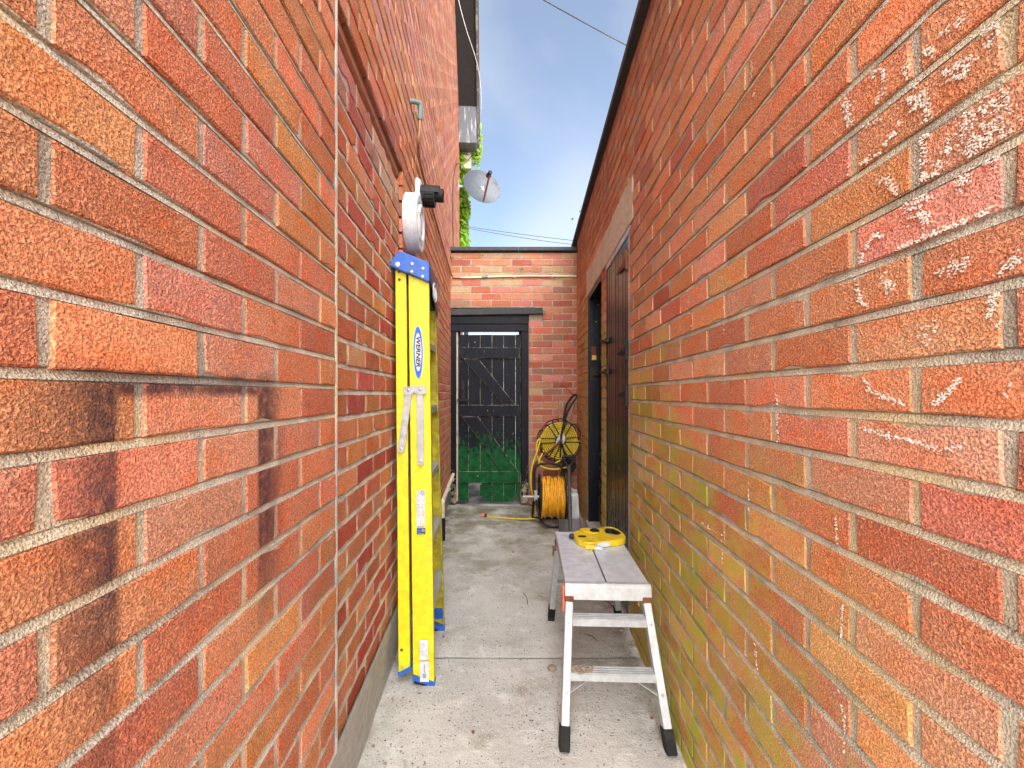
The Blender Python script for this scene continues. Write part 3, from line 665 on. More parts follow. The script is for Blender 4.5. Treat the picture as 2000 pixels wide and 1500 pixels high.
# far door: set back in a black frame, standing in shadow
d1 = plank_door(D1a + 0.03, D1b - 0.06, 7, 0.088, 0.10, DT, M['door'], 'recessed dark plank door at the far end')
mb = MB(); mb.box((rx(D1b - 0.031), 0.058, DOORT/2 + 0.03), (0.058, 0.116, DOORT - 0.064)); mb.build('door_frame', M['door_frame'], shed, bevel=0.004)
mb = MB(); mb.box((rx(D1a + 0.016), 0.075, DOORT/2 + 0.03), (0.028, 0.10, DOORT - 0.064)); mb.build('door_frame', M['door_frame'], shed, bevel=0.004)
mb = MB(); mb.box(((rx(D1a)+rx(D1b))/2, 0.060, DOORT - 0.022), (abs(rx(D1a)-rx(D1b)) - 0.12, 0.116, 0.036)); mb.build('door_head', M['door_frame'], shed, bevel=0.003)
mb = MB(); mb.box(((rx(D1a)+rx(D1b))/2, 0.055, 0.044), (abs(rx(D1a)-rx(D1b)) - 0.006, 0.15, 0.10)); mb.build('doorstep', M['plinth'], shed, bevel=0.008)
mb = MB(); xx = rx(D1b - 0.062) + 0.001
mb.box((xx + 0.004, 0.045, 1.62), (0.008, 0.04, 0.09)); mb.tube(arc((xx+0.016, 0.045, 1.585), (0, 1, 0), (0, 0, 1), 0.016, 0, math.pi, 8), 0.004, 6)
mb.build('hasp', M['rust'], d1)
mb = MB(); mb.box((xx + 0.016, 0.045, 1.56), (0.018, 0.042, 0.045)); mb.build('padlock', M['brass'], d1, bevel=0.003)
mb = MB(); mb.box((xx + 0.005, 0.04, 1.42), (0.010, 0.05, 0.11)); mb.cyl((xx+0.012, 0.04, 1.40), (xx+0.06, 0.075, 1.40), 0.008, 8); mb.build('bolt', M['iron'], d1)
mb = MB(); mb.tube(smooth_path([(xx+0.005, 0.05, 1.30), (xx+0.035, 0.05, 1.30), (xx+0.035, 0.05, 1.20), (xx+0.005, 0.05, 1.20)], 2), 0.005, 6); mb.build('handle', M['iron'], d1)
# white paint dabs and scrawls on the near bricks
def to_face(px, py):
    Y = right_Y(px); return rx(Y), CAMH - (py - HY)/F*Y
S1 = lambda *q: [(1600 + x/3.75, y/3.75) for x, y in q]
S2 = lambda *q: [(1600 + x/3.0, 400 + y/3.0) for x, y in q]
strokes = [(S1((815,410),(830,340)),12,60),(S1((880,320),(920,260),(1010,190),(1085,110)),9,80),(S1((1200,250),(1280,200),(1350,150)),9,60),
 (S1((1365,130),(1350,250),(1340,350)),14,170),(S1((1240,350),(1340,270)),9,60),(S1((690,440),(730,430),(650,520),(720,520)),14,120),
 (S1((390,590),(440,520),(500,520),(500,640),(430,770)),8,110),(S1((200,740),(260,760),(200,820),(260,920)),12,150),
 (S1((930,540),(1000,490),(1150,420)),14,150),(S1((1000,560),(1080,560),(1100,470)),9,80),(S1((700,620),(760,640),(800,740),(820,860),(780,890)),10,190),
 (S1((660,740),(720,720),(760,760),(700,800)),10,110),(S1((300,960),(320,920),(400,920),(460,870)),7,60),(S1((640,850),(590,940),(500,1070)),8,110),
 (S1((310,1220),(400,1160),(460,1120)),6,60),(S1((245,1020),(240,1280)),6,70),(S1((450,1330),(520,1320),(590,1410)),11,110),
 (S1((820,940),(760,1010),(770,1100),(760,1300),(730,1350)),16,330),(S1((990,990),(960,1080),(910,1190),(860,1290),(740,1310)),10,220),
 (S1((1080,1050),(1120,900),(1160,830),(1300,760),(1420,700)),26,420),(S1((1100,1120),(1200,1020),(1320,900),(1450,820)),30,420),(S1((1100,1100),(1300,1040),(1400,930)),18,160),
 (S1((1040,1390),(1070,1290),(1180,1210),(1380,1130)),16,330),(S1((700,1480),(820,1440)),14,100),
 (S2((540,20),(600,60),(660,90)),26,330),(S2((250,350),(290,240),(330,180),(380,180)),5,100),(S2((470,265),(600,210),(740,150),(860,100),(960,60),(1050,10)),8,330),
 (S2((500,290),(570,270)),5,40),(S2((650,240),(760,200)),4,40),(S2((260,380),(230,430),(250,560),(300,600)),6,150),(S2((390,440),(420,470),(430,520)),16,190),
 (S2((730,410),(800,390),(880,320)),16,240),(S2((1080,400),(1150,340),(1200,300)),12,130),(S2((600,780),(650,740),(700,720)),20,170),(S2((1080,520),(1020,560),(1050,600),(1000,650)),9,110),
 (S2((1020,705),(1065,705)),7,25),(S2((285,1015),(310,1090),(400,1130),(520,1170)),7,140),(S2((690,1170),(760,1110),(810,1060),(850,1010)),8,140),(S2((1130,1050),(1140,1055)),5,14),(S2((1105,1115),(1130,1125)),6,22),
 (S2((250,1310),(400,1350),(600,1390),(720,1440),(880,1410)),7,220),
 ([(1464,940),(1466,1005)],1.5,60),([(1412,1040),(1413,1100)],1.2,50),([(1650,1180),(1646,1260)],2.5,70),([(1478,1250),(1482,1340)],3,60),([(1640,1330),(1655,1420)],2.5,60),
 ([(1520,770),(1524,880)],5,60),([(1372,1020),(1400,1040)],4,30),([(1636,1010),(1640,1080)],3,40),([(1655,1390),(1652,1470)],2.0,45),([(1470,120),(1476,190)],3,50),([(1345,560),(1350,640)],3,30),([(1415,540),(1418,660)],2.2,36)]
mb = MB(); rn = random.Random(77)
for pts, rad, cnt in strokes:
    seg = [(pts[i], pts[i+1], math.hypot(pts[i+1][0]-pts[i][0], pts[i+1][1]-pts[i][1])) for i in range(len(pts)-1)]; tot = sum(s_[2] for s_ in seg)
    for _ in range(int(cnt*(0.6 if rad >= 16 else 0.9))):
        t = rn.random()*tot
        for a, b_, ll in seg:
            if t <= ll: break
            t -= ll
        px = a[0] + (b_[0]-a[0])*t/max(ll, 1e-6) + rn.gauss(0, rad*0.42); py = a[1] + (b_[1]-a[1])*t/max(ll, 1e-6) + rn.gauss(0, rad*0.42)
        if px < 1240: continue
        if mnoise.noise(Vector((px*0.055, py*0.055, 4.2))) + rn.uniform(-.25, .25) < -0.20: continue
        x, z = to_face(px, py)
        hit = any(ra < x < rb and r0 < z < r1 for ra, rb, r0, r1 in shed_rects)
        if not hit: continue
        Yd = -x/lenR; pr = rn.uniform(0.7, 2.2) * Yd/F * (1.0 if rad > 4 else 0.8)
        mb.blob((x, -0.0040, z), max(pr, 0.0007), rn.random(), 0.35, (rn.uniform(.9, 2.0), 0.55, rn.uniform(.7, 1.1)))
o = mb.build('paint_marks', M['paintmark'], shed, fix=False, smooth=60); o['kind'] = 'stuff'; o['label'] = 'white paint dabs and scrawled curves on the bricks'

# ------------------------------------------------------------------ garden wall with the gate
PB = F/BACK
bx = lambda px: (px - CX)/PB
bz = lambda py: CAMH - (py - HY)/PB
gw = thing('garden_wall', 'red brick wall with flat grey coping closing off the alley end', 'wall', (0, BACK, 0), 0, local=True)
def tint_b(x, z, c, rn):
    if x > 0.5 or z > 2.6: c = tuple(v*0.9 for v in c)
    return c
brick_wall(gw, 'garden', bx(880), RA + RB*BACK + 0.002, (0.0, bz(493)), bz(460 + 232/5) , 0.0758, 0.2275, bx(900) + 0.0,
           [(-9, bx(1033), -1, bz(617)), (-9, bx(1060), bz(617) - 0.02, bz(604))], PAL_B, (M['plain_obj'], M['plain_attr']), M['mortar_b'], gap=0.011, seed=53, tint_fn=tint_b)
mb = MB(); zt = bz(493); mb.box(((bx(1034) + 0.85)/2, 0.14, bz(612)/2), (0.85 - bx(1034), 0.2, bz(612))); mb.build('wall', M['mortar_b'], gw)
mb = MB(); mb.box(((bx(880) + 0.85)/2 - 0.05, 0.14, (bz(601.5) + zt)/2), (0.95 - bx(880), 0.2, zt - bz(601.5))); mb.build('wall', M['mortar_b'], gw)
xa = bx(872); xm = bx(1013); xb = 0.86
for a, b_ in ((xa, xm - 0.0012), (xm + 0.0012, xb)):
    mb = MB(); mb.box(((a+b_)/2, 0.11, bz(489)+0.006), (b_-a, 0.31, 0.042)); mb.build('coping_stone', M['coping'], gw, bevel=0.005)
mb = MB(); mb.hexa([(bx(872), -0.02, bz(616.3)), (bx(1061), -0.02, bz(613.2)), (bx(1061), 0.2, bz(613.2)), (bx(872), 0.2, bz(616.3))],
                   [(bx(872), -0.02, bz(604.5)), (bx(1060), -0.02, bz(600.5)), (bx(1060), 0.2, bz(600.5)), (bx(872), 0.2, bz(604.5))]); mb.build('lintel', M['coping'], gw, bevel=0.006)
# gate frame belongs to the wall
for a, b_ in ((884, 897), (1013.5, 1026)):
    mb = MB(); mb.box(((bx(a)+bx(b_))/2, 0.135, (bz(640)+bz(984))/2), (bx(b_)-bx(a), 0.05, bz(640)-bz(984))); mb.build('gate_stop', M['frame'], gw, bevel=0.003)
for nm, a, b_, t, bt, mt, y in (('gate_post', 879, 890.5, 633, 984, 'frame', 0.02), ('frame_strip', 890.6, 893.4, 648, 980, 'frame_pale', 0.03), ('gate_post', 1018, 1032.5, 633, 984, 'frame', 0.02)):
    mb = MB(); mb.box(((bx(a)+bx(b_))/2, y + 0.05, (bz(t)+bz(bt))/2), (bx(b_)-bx(a), 0.10, bz(t)-bz(bt))); mb.build(nm, M[mt], gw, bevel=0.004)
mb = MB(); mb.box(((bx(879)+bx(1032.5))/2, 0.055, (bz(618)+bz(632.5))/2), (bx(1032.5)-bx(879), 0.10, bz(618)-bz(632.5))); mb.build('header_beam', M['frame'], gw, bevel=0.004)
mb = MB(); mb.box(((bx(880)+bx(1031))/2, 0.06, (bz(633)+bz(646.5))/2), (bx(1031)-bx(880), 0.10, bz(633)-bz(646.5))); mb.build('header_beam', M['frame'], gw, bevel=0.004)

gate = thing('plank_gate', 'flaking black and green ledged plank gate with a broken bottom board', 'gate', (bx(893), BACK + 0.06, 0.06))
gy = BACK + 0.055
def gp(px, py, y=gy): return Vector((bx(px), y, bz(py)))
edges = [894.5, 914, 937.4, 960.6, 983.4, 1007, 1017]; rn = random.Random(3)
for k in range(6):
    a, b_ = edges[k] + 0.10, edges[k+1] - 0.10; top = 652.6 + rn.uniform(-.6, .6)
    if k == 0: poly = [(a, top), (b_, top), (b_, 981), (a, 980)]
    elif k == 1: poly = [(a, top), (b_, top), (b_, 946), (b_-3, 943.5), (a+4, 943), (a, 944)]
    elif k == 2: poly = [(a, top), (b_, top), (b_, 982.5), (945, 980), (942.5, 975), (939.5, 971), (936.6, 972), (935.2, 965), (936.3, 958), (936, 951), (940, 947), (a+1.6, 944), (a, 943)]
    elif k == 4: poly = [(a, top), (b_, top), (b_, 968), (1004, 973), (1003.5, 982), (a, 982)]
    elif k == 5: poly = [(a, top), (b_, top), (b_, 982), (b_-2, 979), (a+3.5, 971), (a, 965)]
    else: poly = [(a, top), (b_, top), (b_, 982.5), (a, 982)]
    mb = MB(); mb.prism([gp(x, y) for x, y in poly], (0, 0.024, 0)); mb.build('board', [M['gate'], M['gate_edge']], gate, bevel=0.0028, edge=True)
for a, b_, t, bt in ((896.5, 1014.5, 678, 699.5), (895.5, 1013.5, 791, 813.3), (896, 1014, 921.5, 944)):
    mb = MB(); mb.prism([gp(a, t, gy-0.003), gp(b_, t+.4, gy-0.003), gp(b_, bt, gy-0.003), gp(a, bt-.4, gy-0.003)], (0, -0.026, 0)); mb.build('ledge', [M['gate'], M['gate_edge']], gate, bevel=0.003, edge=True)
for q in (((904, 700.3), (934, 700.3), (1006.5, 790.4), (981, 790.4)), ((901.5, 814), (933, 814), (1012.5, 921), (978, 921))):
    mb = MB(); mb.prism([gp(x, y, gy-0.003) for x, y in q], (0, -0.024, 0)); mb.build('brace', [M['gate'], M['gate_edge']], gate, bevel=0.0035, edge=True)
mb = MB(); mb.prism([gp(x, y, gy-0.002) for x, y in ((899.5, 742), (906, 742), (906.5, 778), (899, 778))], (0, -0.014, 0))
mb.prism([gp(x, y, gy-0.03) for x, y in ((893, 779), (915, 779), (915, 784), (893, 784))], (0, -0.02, 0)); mb.cyl(gp(903, 760, gy-0.02), gp(903, 760, gy-0.06), 0.012, 10); mb.build('latch', M['iron'], gate, bevel=0.002)

# ------------------------------------------------------------------ step ladder
u_ = Vector((LB, 1, 0)).normalized(); b_out = Vector((u_.y, -u_.x, 0))
LADY = 1.80
def lp(a, b_, z):    # a along the wall, b out from the wall
    Y = LADY
    return Vector((LA + LB*Y, Y, 0)) + u_*a + b_out*(b_ + 0.004) + Vector((0, 0, z))
ladder = thing('step_ladder', 'yellow fibreglass step ladder with blue cap, folded and leaning on the left wall', 'ladder', tuple(lp(0.22, 0.12, 0)))
NA = lambda z: 0.0 + 0.075*z/1.77; FA = lambda z: 0.455 - 0.125*z/1.77          # near and far side of the front frame
def fb(z): t = z/1.77; return 0.092 + (0.058-0.092)*t, 0.180 + (0.146-0.180)*t      # front rail edges
def rb_(z): t = z/1.77; return 0.030 + (0.000-0.030)*t, 0.078 + (0.047-0.078)*t     # rear rail edges
def channel(af, bf, z0a, z0b, z1a, z1b, inward, depth=0.030, t=0.0045):
    """C channel: web in the (b,z) plane at a=af(z), flanges reaching inward"""
    mb = MB(); q = []
    for z in ((z0a, z0b), (z1a, z1b)):
        ba, _ = bf(z[0]); _, bb = bf(z[1]); q.append((ba, bb, z[0], z[1]))
    def pt(lev, side, ins, dep):
        ba, bb, za, zb = q[lev]; z = za if side == 0 else zb; bv = ba + ins if side == 0 else bb - ins
        return lp(af(z) + inward*dep, bv, z)
    outer = lambda lev: [pt(lev, 0, 0, depth), pt(lev, 0, 0, 0), pt(lev, 1, 0, 0), pt(lev, 1, 0, depth), pt(lev, 1, t, depth), pt(lev, 1, t, t), pt(lev, 0, t, t), pt(lev, 0, t, depth)]
    A, B = outer(0), outer(1); n = 8
    mb.add(A + B, [(i, (i+1) % n, n + (i+1) % n, n + i) for i in range(n)] + [(0,1,6,7),(1,2,5,6),(2,3,4,5),(8,15,14,9),(9,14,13,10),(10,13,12,11)])
    return mb
channel(NA, fb, 0.050, 0.016, 1.765, 1.735, 1).build('side_rail', M['yellow'], ladder, bevel=0.0015)
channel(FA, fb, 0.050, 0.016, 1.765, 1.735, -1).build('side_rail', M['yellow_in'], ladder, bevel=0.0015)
NR = lambda z: NA(z) + 0.006; FR = lambda z: FA(z) - 0.006
channel(NR, rb_, 0.055, 0.078, 1.79, 1.77, 1, 0.024).build('rear_rail', M['yellow'], ladder, bevel=0.0015)
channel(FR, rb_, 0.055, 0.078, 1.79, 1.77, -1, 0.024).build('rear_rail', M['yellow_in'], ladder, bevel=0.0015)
for af, inw in ((NA, 1), (FA, -1)):     # front feet
    mb = MB(); b0, b1 = fb(0)
    mb.hexa([lp(af(0) - inw*0.003, b0-.003, 0.028), lp(af(0) - inw*0.003, b1+.003, -0.006), lp(af(0) + inw*0.036, b1+.003, -0.006), lp(af(0) + inw*0.036, b0-.003, 0.028)],
            [lp(af(0) - inw*0.003, b0-.003, 0.050), lp(af(0) - inw*0.003, b1+.003, 0.016), lp(af(0) + inw*0.036, b1+.003, 0.016), lp(af(0) + inw*0.036, b0-.003, 0.050)])
    mb.hexa([lp(af(0) + inw*0.006, b0+.006, 0.05), lp(af(0) + inw*0.006, b1-.006, 0.05), lp(af(0) + inw*0.010, b1-.006, 0.05), lp(af(0) + inw*0.010, b0+.006, 0.05)],
            [lp(af(.1) + inw*0.006, b0+.004, 0.11), lp(af(.1) + inw*0.006, b1-.012, 0.11), lp(af(.1) + inw*0.010, b1-.012, 0.11), lp(af(.1) + inw*0.010, b0+.004, 0.11)])
    f = mb.build('foot', M['blue'], ladder, bevel=0.001)
    mb = MB(); mb.hexa([lp(af(0), b0+.004, 0.014), lp(af(0), b1, -0.012), lp(af(0) + inw*0.034, b1, -0.012), lp(af(0) + inw*0.034, b0+.004, 0.014)],
            [lp(af(0), b0+.004, 0.029), lp(af(0), b1, -0.004), lp(af(0) + inw*0.034, b1, -0.004), lp(af(0) + inw*0.034, b0+.004, 0.029)]); mb.build('rubber_foot', M['rubber'], f)
for af, inw in ((NR, 1), (FR, -1)):     # rear feet
    mb = MB(); b0, b1 = rb_(0.05)
    mb.hexa([lp(af(0) - inw*.002, b0-.002, 0.040), lp(af(0) - inw*.002, b1+.006, 0.066), lp(af(0) + inw*.03, b1+.006, 0.066), lp(af(0) + inw*.03, b0-.002, 0.040)],
            [lp(af(0) - inw*.002, b0-.002, 0.056), lp(af(0) - inw*.002, b1+.006, 0.082), lp(af(0) + inw*.03, b1+.006, 0.090), lp(af(0) + inw*.03, b0-.002, 0.064)]); mb.build('rear_foot', M['blue'], ladder, bevel=0.002)
for z in (0.315, 0.60, 0.89, 1.18, 1.47):      # treads
    b0, b1 = fb(z); mb = MB()
    a0, a1 = NA(z) + 0.006, FA(z) - 0.006
    for j in range(6):
        bb = b0 + 0.004 + (b1 - b0 - 0.010)*j/6; w = (b1 - b0 - 0.010)/6
        mb.hexa([lp(a0, bb, z-0.002), lp(a0, bb + w*0.66, z-0.002), lp(a1, bb + w*0.66, z-0.002), lp(a1, bb, z-0.002)], [lp(a0, bb, z+0.0035), lp(a0, bb + w*0.66, z+0.0035), lp(a1, bb + w*0.66, z+0.0035), lp(a1, bb, z+0.0035)])
    mb.hexa([lp(a0, b0+.003, z-.006), lp(a0, b1-.004, z-.006), lp(a1, b1-.004, z-.006), lp(a1, b0+.003, z-.006)], [lp(a0, b0+.003, z-.001), lp(a0, b1-.004, z-.001), lp(a1, b1-.004, z-.001), lp(a1, b0+.003, z-.001)])
    mb.hexa([lp(a0, b1-.007, z-.030), lp(a0, b1-.003, z-.030), lp(a1, b1-.003, z-.030), lp(a1, b1-.007, z-.030)], [lp(a0, b1-.007, z-.006), lp(a0, b1-.003, z-.006), lp(a1, b1-.003, z-.006), lp(a1, b1-.007, z-.006)])
    mb.hexa([lp(a0, b0+.003, z-.030), lp(a0, b0+.007, z-.030), lp(a1, b0+.007, z-.030), lp(a1, b0+.003, z-.030)], [lp(a0, b0+.003, z-.006), lp(a0, b0+.007, z-.006), lp(a1, b0+.007, z-.006), lp(a1, b0+.003, z-.006)])
    mb.build('tread', M['alu'], ladder)
for z in (0.35, 0.85, 1.35):
    b0, b1 = rb_(z); mb = MB(); mb.bar(lp(NR(z)+.005, (b0+b1)/2, z), lp(FR(z)-.005, (b0+b1)/2, z), 0.025, 0.02, (0, 0, 1)); mb.build('rear_bar', M['alu'], ladder)
# cap
cap_poly = [(-0.016, 1.790), (-0.016, 1.806), (0.016, 1.853), (0.030, 1.856), (0.146, 1.812), (0.152, 1.802), (0.152, 1.728), (0.146, 1.726)]
mb = MB(); mb.prism([lp(0.052, b, z) for b, z in cap_poly], u_*0.30); cap = mb.build('top_cap', M['blue'], ladder, bevel=0.004)
for b, z, r in ((0.015, 1.797, .0115), (0.078, 1.800, .0075), (0.124, 1.781, .0075), (0.076, 1.766, .0075), (0.122, 1.746, .0075)):
    mb = MB(); mb.lathe(lp(0.052, b, z), -u_, [(r, -0.001), (r, 0.0015), (r*0.6, 0.0035), (r*0.45, 0.003), (r*.44, .005), (0, 0.0052)], 14); mb.build('rivet', M['rivet'], cap, smooth=40)
mb = MB(); mb.prism([lp(a, 0.1535, z) for a, z in ((0.066, 1.79), (0.20, 1.80), (0.345, 1.76), (0.345, 1.63), (0.30, 1.62), (0.09, 1.735))], b_out*0.002); pl = mb.build('cap_label', M['purple'], cap)
mb = MB(); mb.tube([lp(0.215 + 0.062*math.cos(t*math.pi/12), 0.1565, 1.715 + 0.042*math.sin(t*math.pi/12)) for t in range(24)], 0.004, 6, closed=True)
mb.tube([lp(0.195, 0.1565, 1.735), lp(0.205, 0.1565, 1.69), lp(0.215, 0.1565, 1.735), lp(0.228, 0.1565, 1.69), lp(0.238, 0.1565, 1.735)], 0.0035, 6); mb.build('emblem', M['sticker'], cap)
mb = MB(); mb.box(lp(0.2, 0.105, 1.70), (0.075, 0.245, 0.10)); mb.build('cap_bracket', M['black'], ladder)
# spreader on the near side
def lq(px, py, off):    # pixel on the ladder's near side plane
    z = CAMH - (py - HY)/F*1.82
    for _ in range(3):
        Y = LADY + NA(z)*u_.y; z = CAMH - (py - HY)/F*Y
    Y -= off; return Vector(((px - CX)/F*Y, Y, CAMH - (py - HY)/F*Y))
pl_ = [(787.5, 755.5), (831, 753), (832, 768), (829, 770), (813, 771.5), (811, 767), (807.5, 767), (806, 771.5), (790, 772), (788, 769)]
mb = MB(); mb.prism([lq(x, y, 0.012) for x, y in pl_], (0, 0.008, 0)); sp = mb.build('spreader_plate', M['zinc'], ladder, bevel=0.001)
for x, y in ((798, 762), (821, 760.5)):
    mb = MB(); mb.lathe(lq(x, y, 0.011), (0, -1, 0), [(0.0065, 0), (0.006, 0.004), (0.003, 0.0065), (0, 0.007)], 12); mb.build('rivet', M['rivet'], sp, smooth=40)
for p0, p1 in (((797.5, 771), (783.5, 878)), ((820, 771), (821.5, 902))):
    a, c = lq(*p0, 0.009), lq(*p1, 0.009); mb = MB(); d = (c - a).normalized(); sd = d.cross(Vector((0, 1, 0))).normalized(); w = 0.0145
    poly = [a + sd*w, a - sd*w] + [c + (-sd*math.cos(t) + d*math.sin(t))*w for t in [math.pi*k/8 for k in range(9)]]
    mb.prism(poly, (0, 0.004, 0)); ar = mb.build('spreader_arm', M['zinc'], ladder, bevel=0.0008)
    mb = MB(); mb.lathe(c - d*0.004 + Vector((0, -0.0005, 0)), (0, -1, 0), [(0.006, 0), (0.0055, 0.003), (0, 0.005)], 12); mb.build('rivet', M['rivet'], ar, smooth=40)
for x, y, mt in ((779.5, 530.5, 'rust'), (780, 546, 'rust'), (784.5, 1269.5, 'rust'), (786.5, 1302, 'rivet')):
    mb = MB(); mb.lathe(lq(x, y, -0.005), (0, -1, 0), [(0.006, 0), (0.006, 0.0015), (0, 0.003)], 10); mb.build('rivet', M[mt], ladder, smooth=40)
# decals on the near rail
def ell(cx, cy, rx_, ry, off, n=40, lean=0.012): return [lq(cx + rx_*math.cos(2*math.pi*k/n) - lean*ry*math.sin(2*math.pi*k/n)*1.0*-1, cy + ry*math.sin(2*math.pi*k/n), off) for k in range(n)]
CXL, CYL = 816.6, 688
mb = MB(); mb.prism(ell(CXL, CYL, 10.2, 52.5, 0.0006), (0, 0.0004, 0)); lg = mb.build('logo', M['sticker'], ladder)
mb = MB(); mb.prism(ell(CXL, CYL, 9.0, 50.5, 0.0010), (0, 0.0004, 0)); mb.build('logo_ring', M['inkblue'], lg)
mb = MB(); mb.prism(ell(CXL, CYL - 0.5, 6.6, 37.5, 0.0014), (0, 0.0004, 0)); mb.build('logo_field', M['sticker'], lg)
def decal_text(body, cx, cy, length_px, height_px, off, name, mat, parent, down=True, bold=0.0, shear=0.0):
    vs_, fs = text_mesh(body, 1.0, bold, shear)
    x0, x1 = min(v.x for v in vs_), max(v.x for v in vs_); y0, y1 = min(v.y for v in vs_), max(v.y for v in vs_)
    out = []
    for v in vs_:
        tx = (v.x - (x0+x1)/2)/(x1-x0)*length_px; ty = (v.y - (y0+y1)/2)/(y1-y0)*height_px
        out.append(lq(cx + ty, cy + tx, off) if down else lq(cx + tx, cy - ty, off))
    mb = MB(); mb.add(out, fs); return mb.build(name, mat, parent, fix=False)
decal_text('WERNER', CXL + 0.4, CYL - 0.5, 60, 8.4, 0.0018, 'lettering', M['ink'], lg, bold=0.035, shear=0.18)
def lrect(x0, y0, x1, y1, off): return [lq(x0, y0, off), lq(x1, y0, off), lq(x1, y1, off), lq(x0, y1, off)]
mb = MB(); mb.prism(lrect(813.5, 958, 829.8, 1031.5, 0.0006), (0, 0.0004, 0)); wl_ = mb.build('warning_label', M['sticker'], ladder)
mb = MB(); mb.prism(lrect(814.3, 1031.6, 830.8, 1043.5, 0.0006), (0, 0.0004, 0)); 
ob = mb.build('label_footer', M['ink'], wl_)
mb = MB(); mb.prism([lq(818.6 + 3.9*math.cos(2*math.pi*k/20), 1037 + 4*math.sin(2*math.pi*k/20), 0.001) for k in range(20)], (0, 0.0003, 0)); mb.build('label_seal', M['inkblue'], wl_)
mb = MB()
for y in (1033.8, 1035.8, 1037.6): mb.prism(lrect(823.2, y, 829.6, y + 1.1, 0.001), (0, 0.0003, 0))
mb.prism(lrect(816, 1041.3, 829, 1042.2, 0.001), (0, 0.0003, 0)); mb.build('label_lines', M['inkgrey'], wl_)
mb = MB()
for tri in (((818, 960), (821.2, 965.7), (814.8, 965.7)), ((826, 1021.5), (829, 1027.4), (823, 1027.4))): mb.prism([lq(x, y, 0.001) for x, y in tri], (0, 0.0003, 0))
mb.build('hazard_triangle', M['inkyellow'], wl_)
mb = MB(); mb.tube([lq(825.3 + 2.9*math.cos(2*math.pi*k/20), 962.6 + 2.9*math.sin(2*math.pi*k/20), 0.001) for k in range(20)], 0.0014, 5, closed=True); mb.build('label_ring', M['inkblue'], wl_)
mb = MB(); rn = random.Random(8)
for r_ in range(7):
    y = 968.5 + r_*7.6
    for cx in (817.3, 825.6):
        if r_ == 6 and cx > 820: continue
        for _ in range(3):
            px, py = cx + rn.uniform(-2.4, 1.6), y + rn.uniform(-1.6, 2.6); mb.prism(lrect(px, py, px + rn.uniform(.6, 2.2), py + rn.uniform(.4, 1.1), 0.001), (0, 0.0003, 0))
mb.build('pictograms', M['ink'], wl_)
mb = MB()
for r_ in range(8): mb.prism(lrect(814, 966.6 + r_*7.6, 829.4, 966.9 + r_*7.6, 0.0009), (0, 0.0002, 0))
mb.prism(lrect(821.4, 959, 821.7, 1027, 0.0009), (0, 0.0002, 0)); mb.build('label_grid', M['inkgrey'], wl_)
decal_text('EN131', 822, 1029.3, 13, 2.6, 0.001, 'lettering', M['ink'], wl_, down=False, bold=0.03)
mb = MB(); mb.prism(lrect(819.5, 1249.5, 836.3, 1289.5, 0.0006), (0, 0.0004, 0)); s1_ = mb.build('paper_label', M['sticker'], ladder)
mb = MB(); rn = random.Random(4)
for k in range(16):
    px, py = rn.uniform(820.5, 832), rn.uniform(1252, 1287); mb.prism(lrect(px, py, px + rn.uniform(1.5, 4), py + rn.uniform(.5, .9), 0.001), (0, 0.0003, 0))
mb.prism(lrect(821.5, 1271, 834.5, 1272.4, 0.001), (0, 0.0003, 0)); mb.build('label_lines', M['inkgrey'], s1_)
mb = MB(); mb.prism(lrect(820.2, 1291.5, 837.6, 1331.8, 0.0006), (0, 0.0004, 0)); s2_ = mb.build('paper_label', M['sticker'], ladder)
decal_text('TB04-18EP', 828.8, 1306, 18, 2.2, 0.001, 'lettering', M['ink'], s2_, bold=0.02)
mb = MB()
for k in range(9): mb.prism(lrect(825.5, 1316 + k*1.05, 833, 1316 + k*1.05 + (0.3 if k % 3 else 0.6), 0.001), (0, 0.0003, 0))
mb.build('bar_code', M['ink'], s2_)
mb = MB()
for k in range(10): mb.prism(lrect(822, 1294 + k*3.4, 822.5, 1296 + k*3.4, 0.001), (0, 0.0003, 0)); mb.prism(lrect(835, 1294 + k*3.4, 835.5, 1296 + k*3.4, 0.001), (0, 0.0003, 0))
mb.build('label_lines', M['inkgrey'], s2_)

# ------------------------------------------------------------------ work bench (hop-up)
BT = 0.50
ub = Vector((RB*0.9, 1, 0)).normalized(); vb = Vector((ub.y, -ub.x, 0))
def bp(a, b_, z): return Vector((0.209, 1.655, 0)) + ub*a + vb*b_ + Vector((0, 0, z))   # a along, b to the right
BL, BW = 0.625, 0.322
bench = thing('work_platform', 'low folding aluminium work platform with a yellow tape on top', 'work platform', tuple(bp(BL/2, BW/2, 0)))
def bbox(mb, a0, a1, b0, b1, z0, z1): return mb.hexa([bp(a0,b0,z0), bp(a0,b1,z0), bp(a1,b1,z0), bp(a1,b0,z0)], [bp(a0,b0,z1), bp(a0,b1,z1), bp(a1,b1,z1), bp(a1,b0,z1)])
for b0, b1 in ((0.0, 0.1565), (0.1625, BW)):
    mb = MB(); bbox(mb, 0.012, BL, b0, b1, BT - 0.022, BT); mb.build('deck_plank', M['alu_top'], bench, bevel=0.002)
mb = MB(); bbox(mb, 0.02, BL, 0.15, 0.17, BT - 0.035, BT - 0.023); mb.build('plank_gap_shade', M['rubber'], bench)  # dark strip standing in for the shade in the gap between the planks
